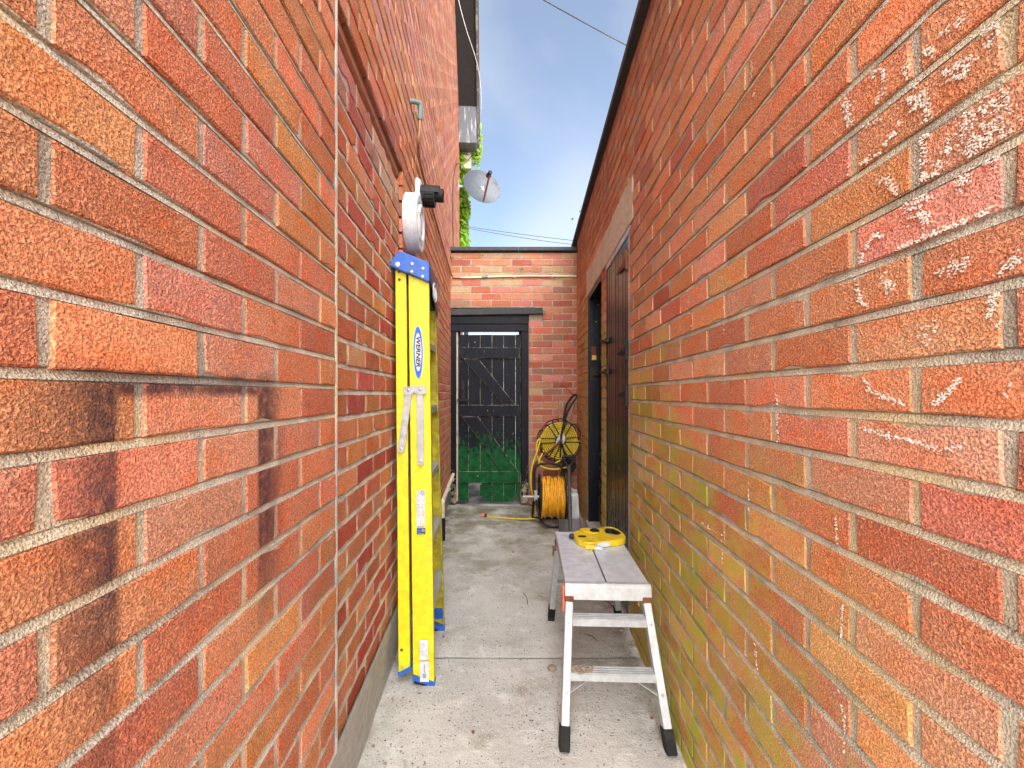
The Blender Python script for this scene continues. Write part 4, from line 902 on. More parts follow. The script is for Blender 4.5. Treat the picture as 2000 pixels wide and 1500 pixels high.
for a_, s_ in ((0.0, 1), (BL + 0.012, -1)):
    mb = MB(); e = -0.004
    prof = [(a_ + 0.024*s_, BT + 0.001), (a_ + 0.006*s_, BT + 0.001), (a_ - 0.004*s_, BT - 0.008), (a_ - 0.010*s_, BT - 0.056), (a_ - 0.004*s_, BT - 0.056), (a_ + 0.010*s_, BT - 0.024), (a_ + 0.024*s_, BT - 0.002)]
    mb.prism([bp(a, e, z) for a, z in prof], vb*(BW + 0.008)); ec = mb.build('end_cap', M['alu_bright'], bench, bevel=0.0015)
    for b_ in (0.01, 0.155, 0.185, 0.31):
        mb = MB(); mb.lathe(bp(a_ + 0.012*s_, b_, BT + 0.001), (0, 0, 1), [(0.005, 0), (0.004, 0.0015), (0, 0.002)], 10); mb.build('rivet', M['rivet'], ec)
for b0 in (0.002, BW - 0.030):
    mb = MB(); bbox(mb, 0.02, BL - 0.01, b0, b0 + 0.028, BT - 0.058, BT - 0.023); mb.build('side_rail', M['alu'], bench, bevel=0.002)
for s_, at, ab in ((1, 0.012, -0.172), (-1, BL - 0.012, BL + 0.075)):
    tops = (bp(at, 0.012, BT - 0.062), bp(at, BW - 0.014, BT - 0.062)); bots = (bp(ab, -0.022, 0.0), bp(ab, BW + 0.022, 0.0))
    for k, (t, q) in enumerate(zip(tops, bots)):
        d = (t - q).normalized(); fz = q + d*0.075
        mb = MB(); mb.bar(q + d*0.02, t, 0.029, 0.046, ub); lg_ = mb.build('leg', M['alu_bright'] if s_ > 0 else M['alu'], bench, bevel=0.003)
        mb = MB(); mb.bar(q, fz, 0.036, 0.053, ub); mb.build('rubber_foot', M['rubber'], lg_, bevel=0.004)
        for f_ in (0.155, 0.62):
            c = t.lerp(q, f_) - ub*s_*0.0235; mb = MB(); mb.lathe(c, -ub*s_, [(0.0055, 0), (0.005, 0.002), (0, 0.003)], 10); mb.build('rivet', M['rivet'], lg_)
        mb = MB(); mb.bar(t - Vector((0, 0, 0.004)), t + Vector((0, 0, 0.020)), 0.034, 0.05, ub); mb.build('pivot', M['rust'], bench, bevel=0.003)
    for f_ in (0.13, 0.50):
        a, c = tops[0].lerp(bots[0], f_), tops[1].lerp(bots[1], f_); w = (c - a).normalized(); mb = MB()
        mb.bar(a + w*0.014, c - w*0.014, 0.052, 0.004, (0, 0, 1)); 
        mb.bar(a + w*0.014 - ub*s_*0.025 - Vector((0, 0, 0.011)), c - w*0.014 - ub*s_*0.025 - Vector((0, 0, 0.011)), 0.004, 0.022, (0, 0, 1))
        for j in range(4): mb.bar(a + w*0.014 + ub*(-0.02 + 0.013*j) + Vector((0, 0, 0.003)), c - w*0.014 + ub*(-0.02 + 0.013*j) + Vector((0, 0, 0.003)), 0.005, 0.003, (0, 0, 1))
        mb.build('rung', M['alu_bright'] if s_ > 0 else M['alu'], bench)
    for k, sg in ((0, 1), (1, -1)):
        a = tops[k].lerp(bots[k], 0.66); c = tops[0].lerp(bots[0], 0.51).lerp(tops[1].lerp(bots[1], 0.51), 0.25 if k == 0 else 0.75) - Vector((0, 0, 0.022))
        mb = MB(); mb.bar(a, c, 0.012, 0.003, (0, 0, 1)); mb.build('brace', M['zinc'], bench)
mb = MB(); mb.prism([bp(a, -0.012, z) for a, z in ((0.03, BT-0.02), (0.05, BT-0.02), (0.055, BT-0.11), (0.03, BT-0.125), (0.012, BT-0.11), (0.016, BT-0.03))], vb*0.010); mb.build('lock_lever', M['orange'], bench, bevel=0.002)
mb = MB(); mb.prism([bp(a, BW + 0.003, z) for a, z in ((0.03, BT-0.02), (0.05, BT-0.02), (0.055, BT-0.11), (0.03, BT-0.125), (0.012, BT-0.11), (0.016, BT-0.03))], vb*0.008); mb.build('lock_lever', M['orange'], bench, bevel=0.002)
mb = MB(); mb.cyl(bp(BL - 0.10, -0.004, BT - 0.05), bp(BL - 0.10, -0.022, BT - 0.05), 0.012, 10); mb.bar(bp(BL - 0.10, -0.018, BT - 0.05), bp(BL - 0.06, -0.018, BT - 0.10), 0.012, 0.006, vb); mb.build('lock_lever', M['rust'], bench)
mb = MB(); rn = random.Random(12)     # splashes of dried mortar on the lower rung
ra = bp(0.012, 0.012, BT-0.062).lerp(bp(-0.172, -0.022, 0), 0.5)
for _ in range(46): mb.blob(ra + vb*rn.uniform(0.02, 0.095) + ub*rn.uniform(-0.022, 0.02) + Vector((0, 0, 0.004)), rn.uniform(0.004, 0.010), rn.random(), 0.3, (1.3, 1, 0.6))
mb.build('dried_mortar', M['stone'], bench, smooth=70)

# tape measure lying on the platform
TZ = BT + 0.001
def tp(zx, zy, z):      # zoomed pixel on the tape's top face
    return floor_pt(1060 + zx/6.82, 1000 + zy/6.82, TZ + 0.030)*1.0 + Vector((0, 0, z - TZ - 0.030))
tape = thing('tape_measure', 'open reel tape measure in yellow plastic with a looped handle', 'tape measure', tuple(tp(760, 320, TZ)))
def prism_hole(outer, inner, z0, z1):
    cu = bpy.data.curves.new('t', 'CURVE'); cu.dimensions = '2D'; cu.fill_mode = 'BOTH'
    for loop in (outer, inner):
        sp0 = cu.splines.new('POLY'); sp0.points.add(len(loop)-1); sp0.use_cyclic_u = True
        for q, p in zip(sp0.points, loop): q.co = (p.x, p.y, 0, 1)
    cu.extrude = (z1-z0)/2 - 0.004; cu.bevel_depth = 0.004; cu.bevel_resolution = 2; cu.offset = -0.004
    o = link(bpy.data.objects.new('t', cu)); dg = bpy.context.evaluated_depsgraph_get(); dg.update()
    me = bpy.data.meshes.new_from_object(o.evaluated_get(dg)); mb = MB()
    mb.add([v.co + Vector((0, 0, (z0+z1)/2)) for v in me.vertices], [tuple(p.vertices) for p in me.polygons])
    bpy.data.objects.remove(o); bpy.data.meshes.remove(me); bpy.data.curves.remove(cu); return mb
outer = smooth_path([tp(x, y, 0) for x, y in ((400,262),(500,236),(640,226),(740,214),(850,188),(960,200),(1062,262),(1108,320),(1098,352),(1010,372),(890,382),(700,404),(600,408),(500,380),(430,340))], 2, True)
inner = smooth_path([tp(x, y, 0) for x, y in ((828,208),(930,212),(1025,255),(1045,285),(1000,302),(930,300),(850,284),(826,250))], 2, True)
mb = prism_hole(outer, inner, TZ, TZ + 0.030); body = mb.build('body', M['tool'], tape, smooth=40)
mb = MB(); ic = sum(inner, Vector())/len(inner); n = len(inner)
il = [ic + (p - ic)*0.97 for p in inner]
mb.add([Vector((p.x, p.y, TZ + 0.002)) for p in il] + [Vector((p.x, p.y, TZ + 0.0285)) for p in il], [(i, (i+1) % n, n + (i+1) % n, n + i) for i in range(n)]); mb.build('grip_lining', M['black'], tape, fix=False)
mb = MB(); mb.prism(smooth_path([tp(x, y, TZ + 0.031) for x, y in ((500,235),(640,235),(760,262),(760,290),(690,305),(600,290),(495,262))], 2, True), (0, 0, 0.010)); arm = mb.build('crank', M['tool'], tape, bevel=0.003)
mb = MB(); c = tp(690, 278, TZ + 0.041); mb.lathe(c, (0, 0, 1), [(0.024, 0), (0.024, 0.004), (0.018, 0.007), (0, 0.008)], 20); mb.build('thumb_grip', M['black'], arm, smooth=50)
mb = MB(); c = tp(525, 232, TZ + 0.041); mb.lathe(c, (0, 0, 1), [(0.0105, 0), (0.0105, 0.022), (0.008, 0.028), (0, 0.031)], 16); mb.build('crank_knob', M['shaft'], arm, smooth=50)
mb = MB(); mb.lathe(tp(385, 285, TZ + 0.016), tp(300, 280, 0) - tp(400, 285, 0), [(0.014, -0.01), (0.014, 0.006), (0.008, 0.012), (0, 0.014)], 12); mb.build('end_bumper', M['black'], tape)
a, c = tp(705, 405, 0), tp(885, 384, 0); dn = (c - a).normalized(); nn = Vector((dn.y, -dn.x, 0))*(1 if dn.y*0 - dn.x < 0 else -1); nn = Vector((dn.y, -dn.x, 0))
mb = MB(); mb.prism([a + nn*0.002 + Vector((0, 0, TZ+.004)), c + nn*0.002 + Vector((0, 0, TZ+.006)), c + nn*0.002 + Vector((0, 0, TZ+.026)), a + dn*0.006 + nn*0.002 + Vector((0, 0, TZ+.027))], nn*0.0015); mb.build('maker_plate', M['sticker'], tape)
a = tp(572, 400, TZ); c = tp(690, 415, TZ)
mb = MB(); mb.box((a + c)/2 + Vector((0, -0.004, 0.012)), (0.046, 0.024, 0.022), Matrix.Rotation(R(-12), 3, 'Z')); mb.build('mouth', M['tool'], tape, bevel=0.003)
mb = MB(); mb.box((a + c)/2 + Vector((0.026, -0.018, 0.010)), (0.060, 0.0012, 0.014), Matrix.Rotation(R(-22), 3, 'Z')); mb.build('tape_end', M['sticker'], tape)
mb = MB(); q = tp(525, 325, TZ + 0.0302); mb.prism([q + Vector((0.022*math.cos(t*math.pi/8), 0.013*math.sin(t*math.pi/8), 0)) for t in range(16)], (0, 0, 0.001)); mb.build('reel_window', M['black'], tape)

# ------------------------------------------------------------------ white bulkhead light, flue, pipes on the house
nL = b_out      # out of the left wall
def lw(Y, z, out=0.0): return Vector((LA + LB*Y, Y, z)) + nL*out
lc = lw(2.19, 2.105, 0.0)
lamp = thing('bulkhead_light', 'round white plastic bulkhead light on the wall above the ladder', 'light', tuple(lc))
mb = MB(); mb.lathe(lc, nL, [(0.001, 0.001), (0.148, 0.001), (0.150, 0.006), (0.150, 0.040), (0.146, 0.043), (0.140, 0.044)], 40); mb.build('base', M['white'], lamp, smooth=40)
mb = MB(); mb.lathe(lc, nL, [(0.141, 0.0435), (0.141, 0.062), (0.134, 0.068), (0.112, 0.068), (0.108, 0.060), (0.100, 0.050), (0.0, 0.047)], 40); mb.build('rim', M['white'], lamp, smooth=35)
tz = Vector((0, 0, 1)); 
mb = MB(); mb.tube([lc + nL*0.064 + u_*0.072*math.cos(t) + tz*0.086*math.sin(t) for t in [math.pi*(-0.35 + 1.7*k/30) for k in range(31)]], 0.014, 10); mb.build('lamp_tube', M['sticker'], lamp, smooth=60)
mb = MB(); mb.box(lc + nL*0.06 + u_*-0.02, (0.03, 0.07, 0.10), Matrix.Rotation(angL - R(90), 3, 'Z')); mb.build('ballast', M['cream'], lamp, bevel=0.004)
mb = MB(); mb.tube([lc + nL*(0.060 + 0.022*math.sin(math.pi*k/8)) + u_*(-0.115 + 0.05*k/8) + tz*0.02 for k in range(9)], 0.004, 6); mb.build('clip', M['cream'], lamp)
mb = MB(); mb.box(lc + nL*0.052 + tz*0.150, (0.028, 0.045, 0.022), Matrix.Rotation(angL - R(90), 3, 'Z')); mb.build('latch', M['white'], lamp, bevel=0.004)

fc = lw(2.50, CAMH + 1.155)
flue = thing('boiler_flue', 'black plastic boiler flue poking from a white collar in the wall', 'flue', tuple(fc))
mb = MB(); mb.lathe(fc + tz*0.02, nL, [(0.0, 0.001), (0.084, 0.001), (0.080, 0.012), (0.070, 0.024), (0.0, 0.026)], 30); mb.build('collar', M['white'], flue, smooth=40)
fd = (nL + Vector((0, 0, -0.02))).normalized()
mb = MB(); mb.lathe(fc, fd, [(0.0, 0.02), (0.056, 0.02), (0.056, 0.045), (0.050, 0.046), (0.050, 0.098), (0.056, 0.099), (0.056, 0.104), (0.0, 0.105)], 28); mb.build('outer_tube', M['black'], flue, smooth=30)
for k in range(16):
    a = 2*math.pi*k/16; ax_ = fd; u2 = u_; w2 = ax_.cross(u2)
    c = fc + (u2*math.cos(a) + w2*math.sin(a))*0.054
    mb = MB(); mb.bar(c + fd*0.044, c + fd*0.100, 0.009, 0.006, (c - fc)); mb.build('fin', M['black'], flue)
mb = MB(); mb.lathe(fc + tz*0.012, fd, [(0.037, 0.10), (0.038, 0.152), (0.034, 0.152), (0.033, 0.11), (0.0, 0.108)], 24); mb.build('inner_tube', M['black'], flue, smooth=30)
mb = MB(); mb.prism(arc(fc + tz*0.005 + fd*0.02, u_, tz, 0.060, 0, math.pi, 14) + arc(fc + tz*0.005 + fd*0.02, u_, tz, 0.0565, math.pi, 0, 14), fd*0.112); mb.build('hood', M['black'], flue, smooth=30)

# copper pipe: elbow, drop, then along the house wall and across the garden wall
zp = bz(541)
pw = [lw(2.26, 1.235 + 1.545, -0.01), lw(2.26, 1.235 + 1.545, 0.055)]
pipe = thing('copper_pipe', 'thin copper pipe bending down the house wall and across the end wall', 'pipe', tuple(pw[1]))
mb = MB(); e1 = lw(2.28, 2.78, 0.050)
mb.tube(smooth_path([lw(2.26, 2.785, -0.01), lw(2.265, 2.785, 0.035), lw(2.275, 2.785, 0.052), lw(2.28, 2.77, 0.052), lw(2.28, 2.70, 0.050)], 1), 0.0125, 10); mb.build('elbow', M['verdigris'], pipe, smooth=50)
path1 = [lw(2.28, 2.71, 0.050), lw(2.285, 2.64, 0.046), lw(2.31, 2.585, 0.034), lw(2.42, 2.575, 0.020), lw(2.7, 2.568, 0.016), lw(3.6, 2.556, 0.016), lw(4.60, 2.548, 0.016)]
mb = MB(); mb.tube(smooth_path(path1, 2), 0.0085, 10); mb.build('run', M['copper'], pipe, smooth=50)
pth = [lw(4.60, 2.548, 0.016), lw(4.72, 2.54, 0.020), Vector((bx(886), BACK - 0.016, zp - 0.008)), Vector((bx(900), BACK - 0.014, zp - 0.012))]
pth2 = [pth[-1], Vector((bx(940), BACK - 0.014, zp - 0.010)), Vector((bx(960), BACK - 0.014, zp)), Vector((bx(1030), BACK - 0.014, zp + 0.008)), Vector((bx(1125), BACK - 0.014, zp + 0.003))]
mb = MB(); mb.tube(smooth_path(pth, 2), 0.0095, 10); mb.build('run', M['copper'], pipe, smooth=50)
mb = MB(); mb.tube(smooth_path(pth2, 2), 0.0095, 10); mb.build('run', M['cream'], pipe, smooth=50)
mb = MB(); mb.tube([Vector((bx(941), BACK - 0.014, zp - 0.009)), Vector((bx(953), BACK - 0.014, zp - 0.004))], 0.012, 10); mb.build('joint', M['verdigris'], pipe, smooth=50)
for px in (912, 1005, 1078):
    mb = MB(); mb.box((bx(px), BACK - 0.010, zp), (0.012, 0.026, 0.030)); mb.build('clip', M['cream'], pipe, bevel=0.002)
# waste pipe low on the house wall
wp = thing('waste_pipe', 'cream plastic waste pipe low on the left wall by the gate', 'pipe', tuple(lw(3.62, 0.0, 0.03)))
mb = MB(); mb.tube(smooth_path([lw(4.74, 0.345, 0.032), lw(4.2, 0.338, 0.032), lw(3.70, 0.330, 0.032), lw(3.63, 0.328, 0.032), lw(3.62, 0.315, 0.032), lw(3.62, 0.18, 0.032)], 2), 0.0185, 12); mb.build('run', M['cream'], wp, smooth=50)
mb = MB(); mb.tube([lw(3.62, 0.19, 0.032), lw(3.62, -0.01, 0.032)], 0.022, 12); mb.build('lower_section', M['black'], wp, smooth=50)
for Y in (4.05, 4.5):
    mb = MB(); mb.tube([lw(Y, 0.336, 0.0) + tz*0.024*math.sin(t) + nL*(0.032 + 0.026*math.cos(t)) for t in [math.pi*(-0.6 + 1.2*k/10) for k in range(11)]], 0.005, 6); mb.build('clip', M['white'], wp)

# ------------------------------------------------------------------ satellite dish, cables, ivy, downpipe beyond the corner
dc = P(941, 366, 6.2); dn = Vector((0.40, -0.86, 0.22)).normalized()
dish = thing('satellite_dish', 'grey satellite dish standing off the far corner of the house', 'satellite dish', tuple(dc))
du = dn.cross(tz).normalized(); dw = du.cross(dn).normalized()
mb = MB(); n = 40; rings = 8; vv = []; ff = []
for side in (0, 1):
    for i in range(rings+1):
        r_ = i/rings
        for k in range(n):
            a = 2*math.pi*k/n; vv.append(dc + du*(0.285*r_*math.cos(a)) + dw*(0.265*r_*math.sin(a)) + dn*(0.055*r_*r_ - 0.03 - side*0.006))
    base = side*(rings+1)*n
    for i in range(rings):
        for k in range(n): k2 = (k+1) % n; ff.append((base+i*n+k, base+i*n+k2, base+(i+1)*n+k2, base+(i+1)*n+k))
for k in range(n): k2 = (k+1) % n; ff.append((rings*n+k, rings*n+k2, (rings+1)*n+rings*n+k2, (rings+1)*n+rings*n+k))
mb.add(vv, ff); mb.build('reflector', M['dish'], dish, smooth=50)
foot_ = dc - dw*0.235 + dn*0.012; tip = dc + dn*0.30 - dw*0.03
mb = MB(); mb.bar(foot_, tip, 0.022, 0.022, dn); mb.build('feed_arm', M['rust'], dish, bevel=0.002)
mb = MB(); mb.lathe(tip + dw*0.02, -dn, [(0, -0.04), (0.028, -0.04), (0.028, 0.02), (0.036, 0.025), (0.036, 0.05), (0, 0.052)], 14); mb.build('receiver', M['black'], dish, smooth=40)
wallpt = lw(6.12, dc.z - 0.03, 0.0)
mb = MB(); mb.tube(smooth_path([wallpt, wallpt + nL*0.15, dc - dn*0.10 - dw*0.05, dc - dn*0.035], 2), 0.019, 10); mb.build('bracket', M['zinc'], dish, smooth=50)
mb = MB(); mb.box(wallpt + nL*0.004, (0.010, 0.10, 0.16), Matrix.Rotation(angL - R(90), 3, 'Z')); mb.box(dc - dn*0.06, (0.10, 0.04, 0.10)); mb.build('mount_plate', M['zinc'], dish)

def cable(name, label, pts, r, mat, it=2, cat='cable', group=None):
    mb = MB(); q = smooth_path(pts, it); mb.tube(q, r, 6); o = mb.build(name, mat, own=tuple(q[0]), smooth=60); return tag(o, label, cat, group)
def sag(a, b_, s_, n=14): return [a.lerp(b_, k/n) - Vector((0, 0, s_*4*(k/n)*(1-k/n))) for k in range(n+1)]
cable('cable', 'pale cable drooping from the dark soffit at the top of the house', [P(889, -40, 5.0), P(895, 0, 5.05), P(911, 60, 5.1), P(927, 105, 5.2), P(936, 140, 5.3), P(941, 190, 5.4), P(939, 230, 5.55), P(934, 262, 5.8)], 0.004, M['cablew'])
cable('cable', 'thin black dish cable looping from the eaves down the house wall', [P(936, 280, 6.0), P(925, 300, 5.95), P(903, 325, 5.92), lw(5.3, 4.12, 0.03), lw(5.1, 3.85, 0.010), lw(4.95, 3.55, 0.008), lw(5.0, 3.2, 0.008), lw(5.05, 2.95, 0.008), lw(5.3, 2.70, 0.008)], 0.0045, M['cable'])
cable('overhead_wire', 'single telephone wire crossing the sky above the outbuilding roof', sag(P(900, -95, 9), P(1300, 128, 8.0), 0.05), 0.011, M['cable'], 0, 'wire')
cable('overhead_wire', 'upper of the two thin wires low in the sky over the end wall', sag(P(860, 434, 18), P(1160, 474, 17), 0.05), 0.010, M['cable'], 0, 'wire')
cable('overhead_wire', 'lower of the two thin wires low in the sky over the end wall', sag(P(860, 434, 18.2), P(1160, 482, 17), 0.10), 0.010, M['cable'], 0, 'wire')
dp = thing('downpipe', 'dark blue downpipe behind the ivy at the house corner', 'downpipe', tuple(P(911, 1000, 6.75)*1.0))
mb = MB(); a = P(910.5, 480, 6.75); mb.tube([Vector((a.x, a.y, 0)), Vector((a.x, a.y, 4.55))], 0.036, 12); mb.build('tube', M['bluepipe'], dp, smooth=50)
ivy = thing('ivy', 'bright green ivy climbing the far corner of the house', 'ivy', tuple(lw(6.42, 0.0, 0.02)))
mb = MB(); tints = []; rn = random.Random(9)
def leaf(mb, c, nrm, s_, rn, tl):
    nrm = nrm.normalized(); t = nrm.cross(Vector((rn.uniform(-1, 1), rn.uniform(-1, 1), rn.uniform(-1, 1)))).normalized(); w = nrm.cross(t)
    prof = [(0, -0.5), (0.38, -0.42), (0.52, -0.05), (0.22, 0.12), (0.0, 0.62), (-0.22, 0.12), (-0.52, -0.05), (-0.38, -0.42)]
    pts = [c + (t*x + w*y)*s_ + nrm*(0.12*s_*abs(x)*-1) for x, y in prof]; mb.add(pts, [(0, 1, 2, 3), (0, 3, 4), (0, 4, 5), (0, 5, 6, 7)])
    k = rn.uniform(0.55, 1.25); tl += [(k*rn.uniform(.8, 1.15), k, k*rn.uniform(.6, 1.2), 1)]*4
for _ in range(1500):
    z = rn.uniform(2.4, 5.05); c = lw(6.40 + rn.uniform(-0.06, 0.25), z, 0.0); wd = 0.105 + 0.035*mnoise.noise(Vector((0, 0, z*3.1)))
    c += nL*(rn.betavariate(1.2, 1.4)*wd*1.3 - 0.01)
    leaf(mb, c, nL*rn.uniform(.2, 1) + Vector((rn.uniform(-.5, .5), -rn.uniform(.1, 1), rn.uniform(-.1, .8))), rn.uniform(0.05, 0.095), rn, tints)
for _ in range(240):
    c = lw(rn.uniform(6.35, 6.6), rn.uniform(4.72, 5.02), rn.uniform(0.02, 0.30)); leaf(mb, c, Vector((rn.uniform(-.5, .5), -1, rn.uniform(-.2, .8))), rn.uniform(0.03, 0.05), rn, tints)
for _ in range(90):
    c = lw(rn.uniform(6.4, 6.6), rn.uniform(4.85, 5.35), rn.uniform(0.25, 0.33)); leaf(mb, c, Vector((rn.uniform(-.5, .5), -1, rn.uniform(-.2, .8))), rn.uniform(0.03, 0.05), rn, tints)
mb.build('foliage', M['leaf'], ivy, tint=tints, fix=False)
mb = MB()
for k in range(6):
    a = lw(6.42 + 0.03*k, 0.0, 0.01); pts = [a + Vector((0.02*math.sin(j*1.3 + k), 0.03*math.cos(j*0.9 + k), 5.0*j/16)) for j in range(17)]; mb.tube(pts, 0.008, 6)
mb.build('stem', M['wood'], ivy)
nb = thing('neighbour_wall', 'narrow brick return wall hidden under the ivy', 'wall', tuple(lw(6.8, 0, -0.2)))
mb = MB(); mb.box(lw(6.62, 2.5, -0.16), (0.30, 0.62, 5.0)); mb.build('wall', M['mortar_b'], nb)

# weeds rooted in the joints
def weed(px, py, Y, out, s_, label, nleaf=14, seed=0):
    c = P(px, py, Y); w = thing('weed', label, 'weed', tuple(c), group='small weeds rooted in the brick joints'); rn = random.Random(seed); mb = MB(); tl = []
    for _ in range(nleaf):
        leaf(mb, c + Vector((rn.gauss(0, s_), rn.gauss(0, s_*0.5), rn.gauss(0, s_*0.8))) + Vector(out), Vector((rn.uniform(-.6, .6), -1, rn.uniform(-.2, .9))), s_*rn.uniform(.5, 1.0), rn, tl)
    mb.build('leaves', M['weed'], w, tint=tl, fix=False)
    mb = MB(); mb.tube([c - Vector(out)*1.2, c, c + Vector((0, 0, -s_)) + Vector(out)], 0.0015, 5); mb.build('stem', M['weed'], w, tint=[(1, 1, 1, 1)]*len(mb.f))
Yw = 4.55
weed(1139, 428, 4.4, (-0.02, 0, 0), 0.030, 'small weed under the right hand coping, nearest the end wall', 20, 1)
weed(1143, 408, 4.15, (-0.02, 0, 0), 0.020, 'tiny weed under the right hand coping, above the larger one', 10, 2)
weed(882, 505, 4.74, (0.01, -0.02, 0), 0.020, 'weed in the top left corner of the end wall', 16, 3)
weed(1018, 526, 4.755, (0, -0.02, 0), 0.016, 'weed in the joint just above the pipe on the end wall', 12, 4)
weed(1060, 612, 4.755, (0, -0.02, 0), 0.018, 'weed beside the right end of the gate lintel', 12, 5)
weed(940, 500, 4.755, (0, -0.02, 0), 0.014, 'weed under the left coping stone of the end wall', 10, 6)

# ------------------------------------------------------------------ reels, spade, can in the far corner
HY1 = 4.06
lo = thing('hose_reel', 'floor hose reel wound with amber hose, black tubular stand', 'hose reel', (0.37, HY1, 0))
cx_, cz_ = 0.375, 0.262
mb = MB(); rn = random.Random(21); pts = []; turns = 11
for layer, (rr, x0, x1) in enumerate(((0.158, 0.275, 0.482), (0.175, 0.480, 0.278))):
    for k in range(turns*26):
        t = k/(turns*26); a = 2*math.pi*k/26; x = x0 + (x1-x0)*t + 0.006*math.sin(a*0.5 + layer*2)*1.5
        r_ = rr + 0.004*math.sin(k*0.37) + (0.006*math.sin(t*9) if layer else 0); pts.append(Vector((x, HY1 + r_*math.cos(a)*(1), cz_ + r_*math.sin(a))))
mb.tube(pts, 0.0090, 8)
for k in range(5):      # slack loops across the coil
    x0 = 0.30 + 0.035*k; q = []
    for j in range(27):
        a = 2*math.pi*j/26; q.append(Vector((x0 + 0.035*math.sin(a + k), HY1 + 0.187*math.cos(a), cz_ - 0.004*k*(0.5 if k < 3 else 1.2) + 0.187*math.sin(a))))
    mb.tube(q, 0.0098, 7)
mb.build('wound_hose', M['hose_orange'], lo, smooth=60, fix=False)
for x in (0.262, 0.494):
    mb = MB()
    for r_ in (0.215, 0.12): mb.tube([Vector((x, HY1 + r_*math.cos(2*math.pi*k/28), cz_ + r_*math.sin(2*math.pi*k/28))) for k in range(28)], 0.006, 6, closed=True)
    for k in range(6): a = math.pi*k/3 + .3; mb.tube([Vector((x, HY1, cz_)), Vector((x, HY1 + 0.215*math.cos(a), cz_ + 0.215*math.sin(a)))], 0.005, 6)
    mb.build('reel_flange', M['iron'], lo, smooth=60)
mb = MB(); mb.tube([Vector((0.275, HY1, cz_)), Vector((0.485, HY1, cz_))], 0.14, 18); mb.build('drum', M['black'], lo, smooth=40)
mb = MB(); loop = [(0.215, 4.10, 0.40), (0.215, 4.10, 0.572), (0.485, 4.10, 0.572), (0.485, 4.10, 0.40), (0.515, 4.06, 0.22), (0.530, 3.93, 0.016), (0.275, 3.93, 0.016), (0.232, 4.02, 0.20), (0.215, 4.08, 0.32)]
loop2 = []
for i in range(len(loop)):
    a, b_ = Vector(loop[i]), Vector(loop[(i+1) % len(loop)]); L_ = (b_-a).length; k = min(0.05/L_, 0.45); loop2 += [a.lerp(b_, k), a.lerp(b_, 1-k)]
mb.tube(smooth_path(loop2, 2, True), 0.0115, 10, closed=True); mb.build('stand', M['iron'], lo, smooth=60)
mb = MB(); mb.tube(smooth_path([(0.225, 4.09, 0.30), (0.20, 4.16, 0.10), (0.20, 4.20, 0.016), (0.24, 4.22, 0.014), (0.50, 4.22, 0.014), (0.53, 4.2, 0.016), (0.53, 4.14, 0.12), (0.500, 4.08, 0.30)], 2), 0.0115, 10); mb.build('rear_leg', M['iron'], lo, smooth=60)
mb = MB(); mb.tube([(0.10, HY1, cz_), (0.26, HY1, cz_)], 0.012, 10); mb.tube([(0.20, HY1, cz_), (0.56, HY1, cz_)], 0.008, 8); mb.box((0.225, HY1 - 0.004, cz_ + 0.01), (0.03, 0.05, 0.10)); mb.build('axle', M['zinc'], lo, bevel=0.002)
mb = MB(); mb.tube([(0.10, HY1, cz_), (0.10, HY1 + 0.08, cz_ + 0.02)], 0.010, 8); mb.build('crank', M['black'], lo)
e0 = floor_pt(945, 1008, 0.012)
mb = MB(); lead = [Vector((0.30, HY1 - 0.15, 0.16)), Vector((0.26, 4.00, 0.05)), floor_pt(1047, 1013, 0.012), floor_pt(1020, 1014, 0.012), floor_pt(985, 1012, 0.012), floor_pt(960, 1009.5, 0.012), e0 + Vector((0.02, 0, 0))]
mb.tube(smooth_path(lead, 2), 0.0085, 8); mb.build('loose_hose', M['hose'], lo, smooth=60)
mb = MB(); ed = Vector((-1, 0.12, 0.05)).normalized(); q = floor_pt(946, 1007, 0.018) + Vector((0.005, 0, 0)); mb.lathe(q, ed, [(0.0, -0.022), (0.012, -0.022), (0.018, -0.012), (0.018, 0.004), (0, 0.004)], 14); mb.build('hose_collar', M['black'], lo, smooth=40)
mb = MB(); mb.lathe(q + ed*0.004, ed, [(0.0, 0.0), (0.019, 0.0), (0.021, 0.008), (0.020, 0.026), (0.012, 0.028), (0.011, 0.018), (0, 0.018)], 14); mb.build('hose_connector', M['orange'], lo, smooth=40)

HY2 = 4.42
def hp(px, py, Y=HY2): return P(px, py, Y)
cart = thing('hose_cart', 'black hose cart with a big disc of yellow hose and raised handles', 'hose cart', (0.50, 4.5, 0))
hc = hp(1094, 860, HY2); hn = Vector((0.06, -1, 0.10)).normalized(); hu = hn.cross(tz).normalized()*-1; hw = hn.cross(hu)*-1
if hw.z < 0: hw = -hw
mb = MB()
for layer in range(5):
    d = -0.005 + 0.022*layer; pts = []
    for k in range(7*30+1):
        t = k/(7*30); a = 2*math.pi*k/30; rr = (0.050 + 0.144*t)*(1 + 0.006*math.sin(k*.21 + layer))
        pts.append(hc - hn*(d + 0.003*math.sin(k*.13 + layer)) + hu*rr*math.cos(a) + hw*rr*math.sin(a))
    mb.tube(pts, 0.0078, 8)
mb.build('wound_hose', M['hose'], cart, smooth=60, fix=False)
mb = MB(); mb.tube([hc + hn*0.0, hc - hn*0.1], 0.05, 16); mb.build('drum', M['iron'], cart, smooth=40)
mb = MB(); mb.tube([hc - hn*0.102, hc - hn*0.106], 0.196, 28); mb.build('drum_back', M['iron'], cart, smooth=40)
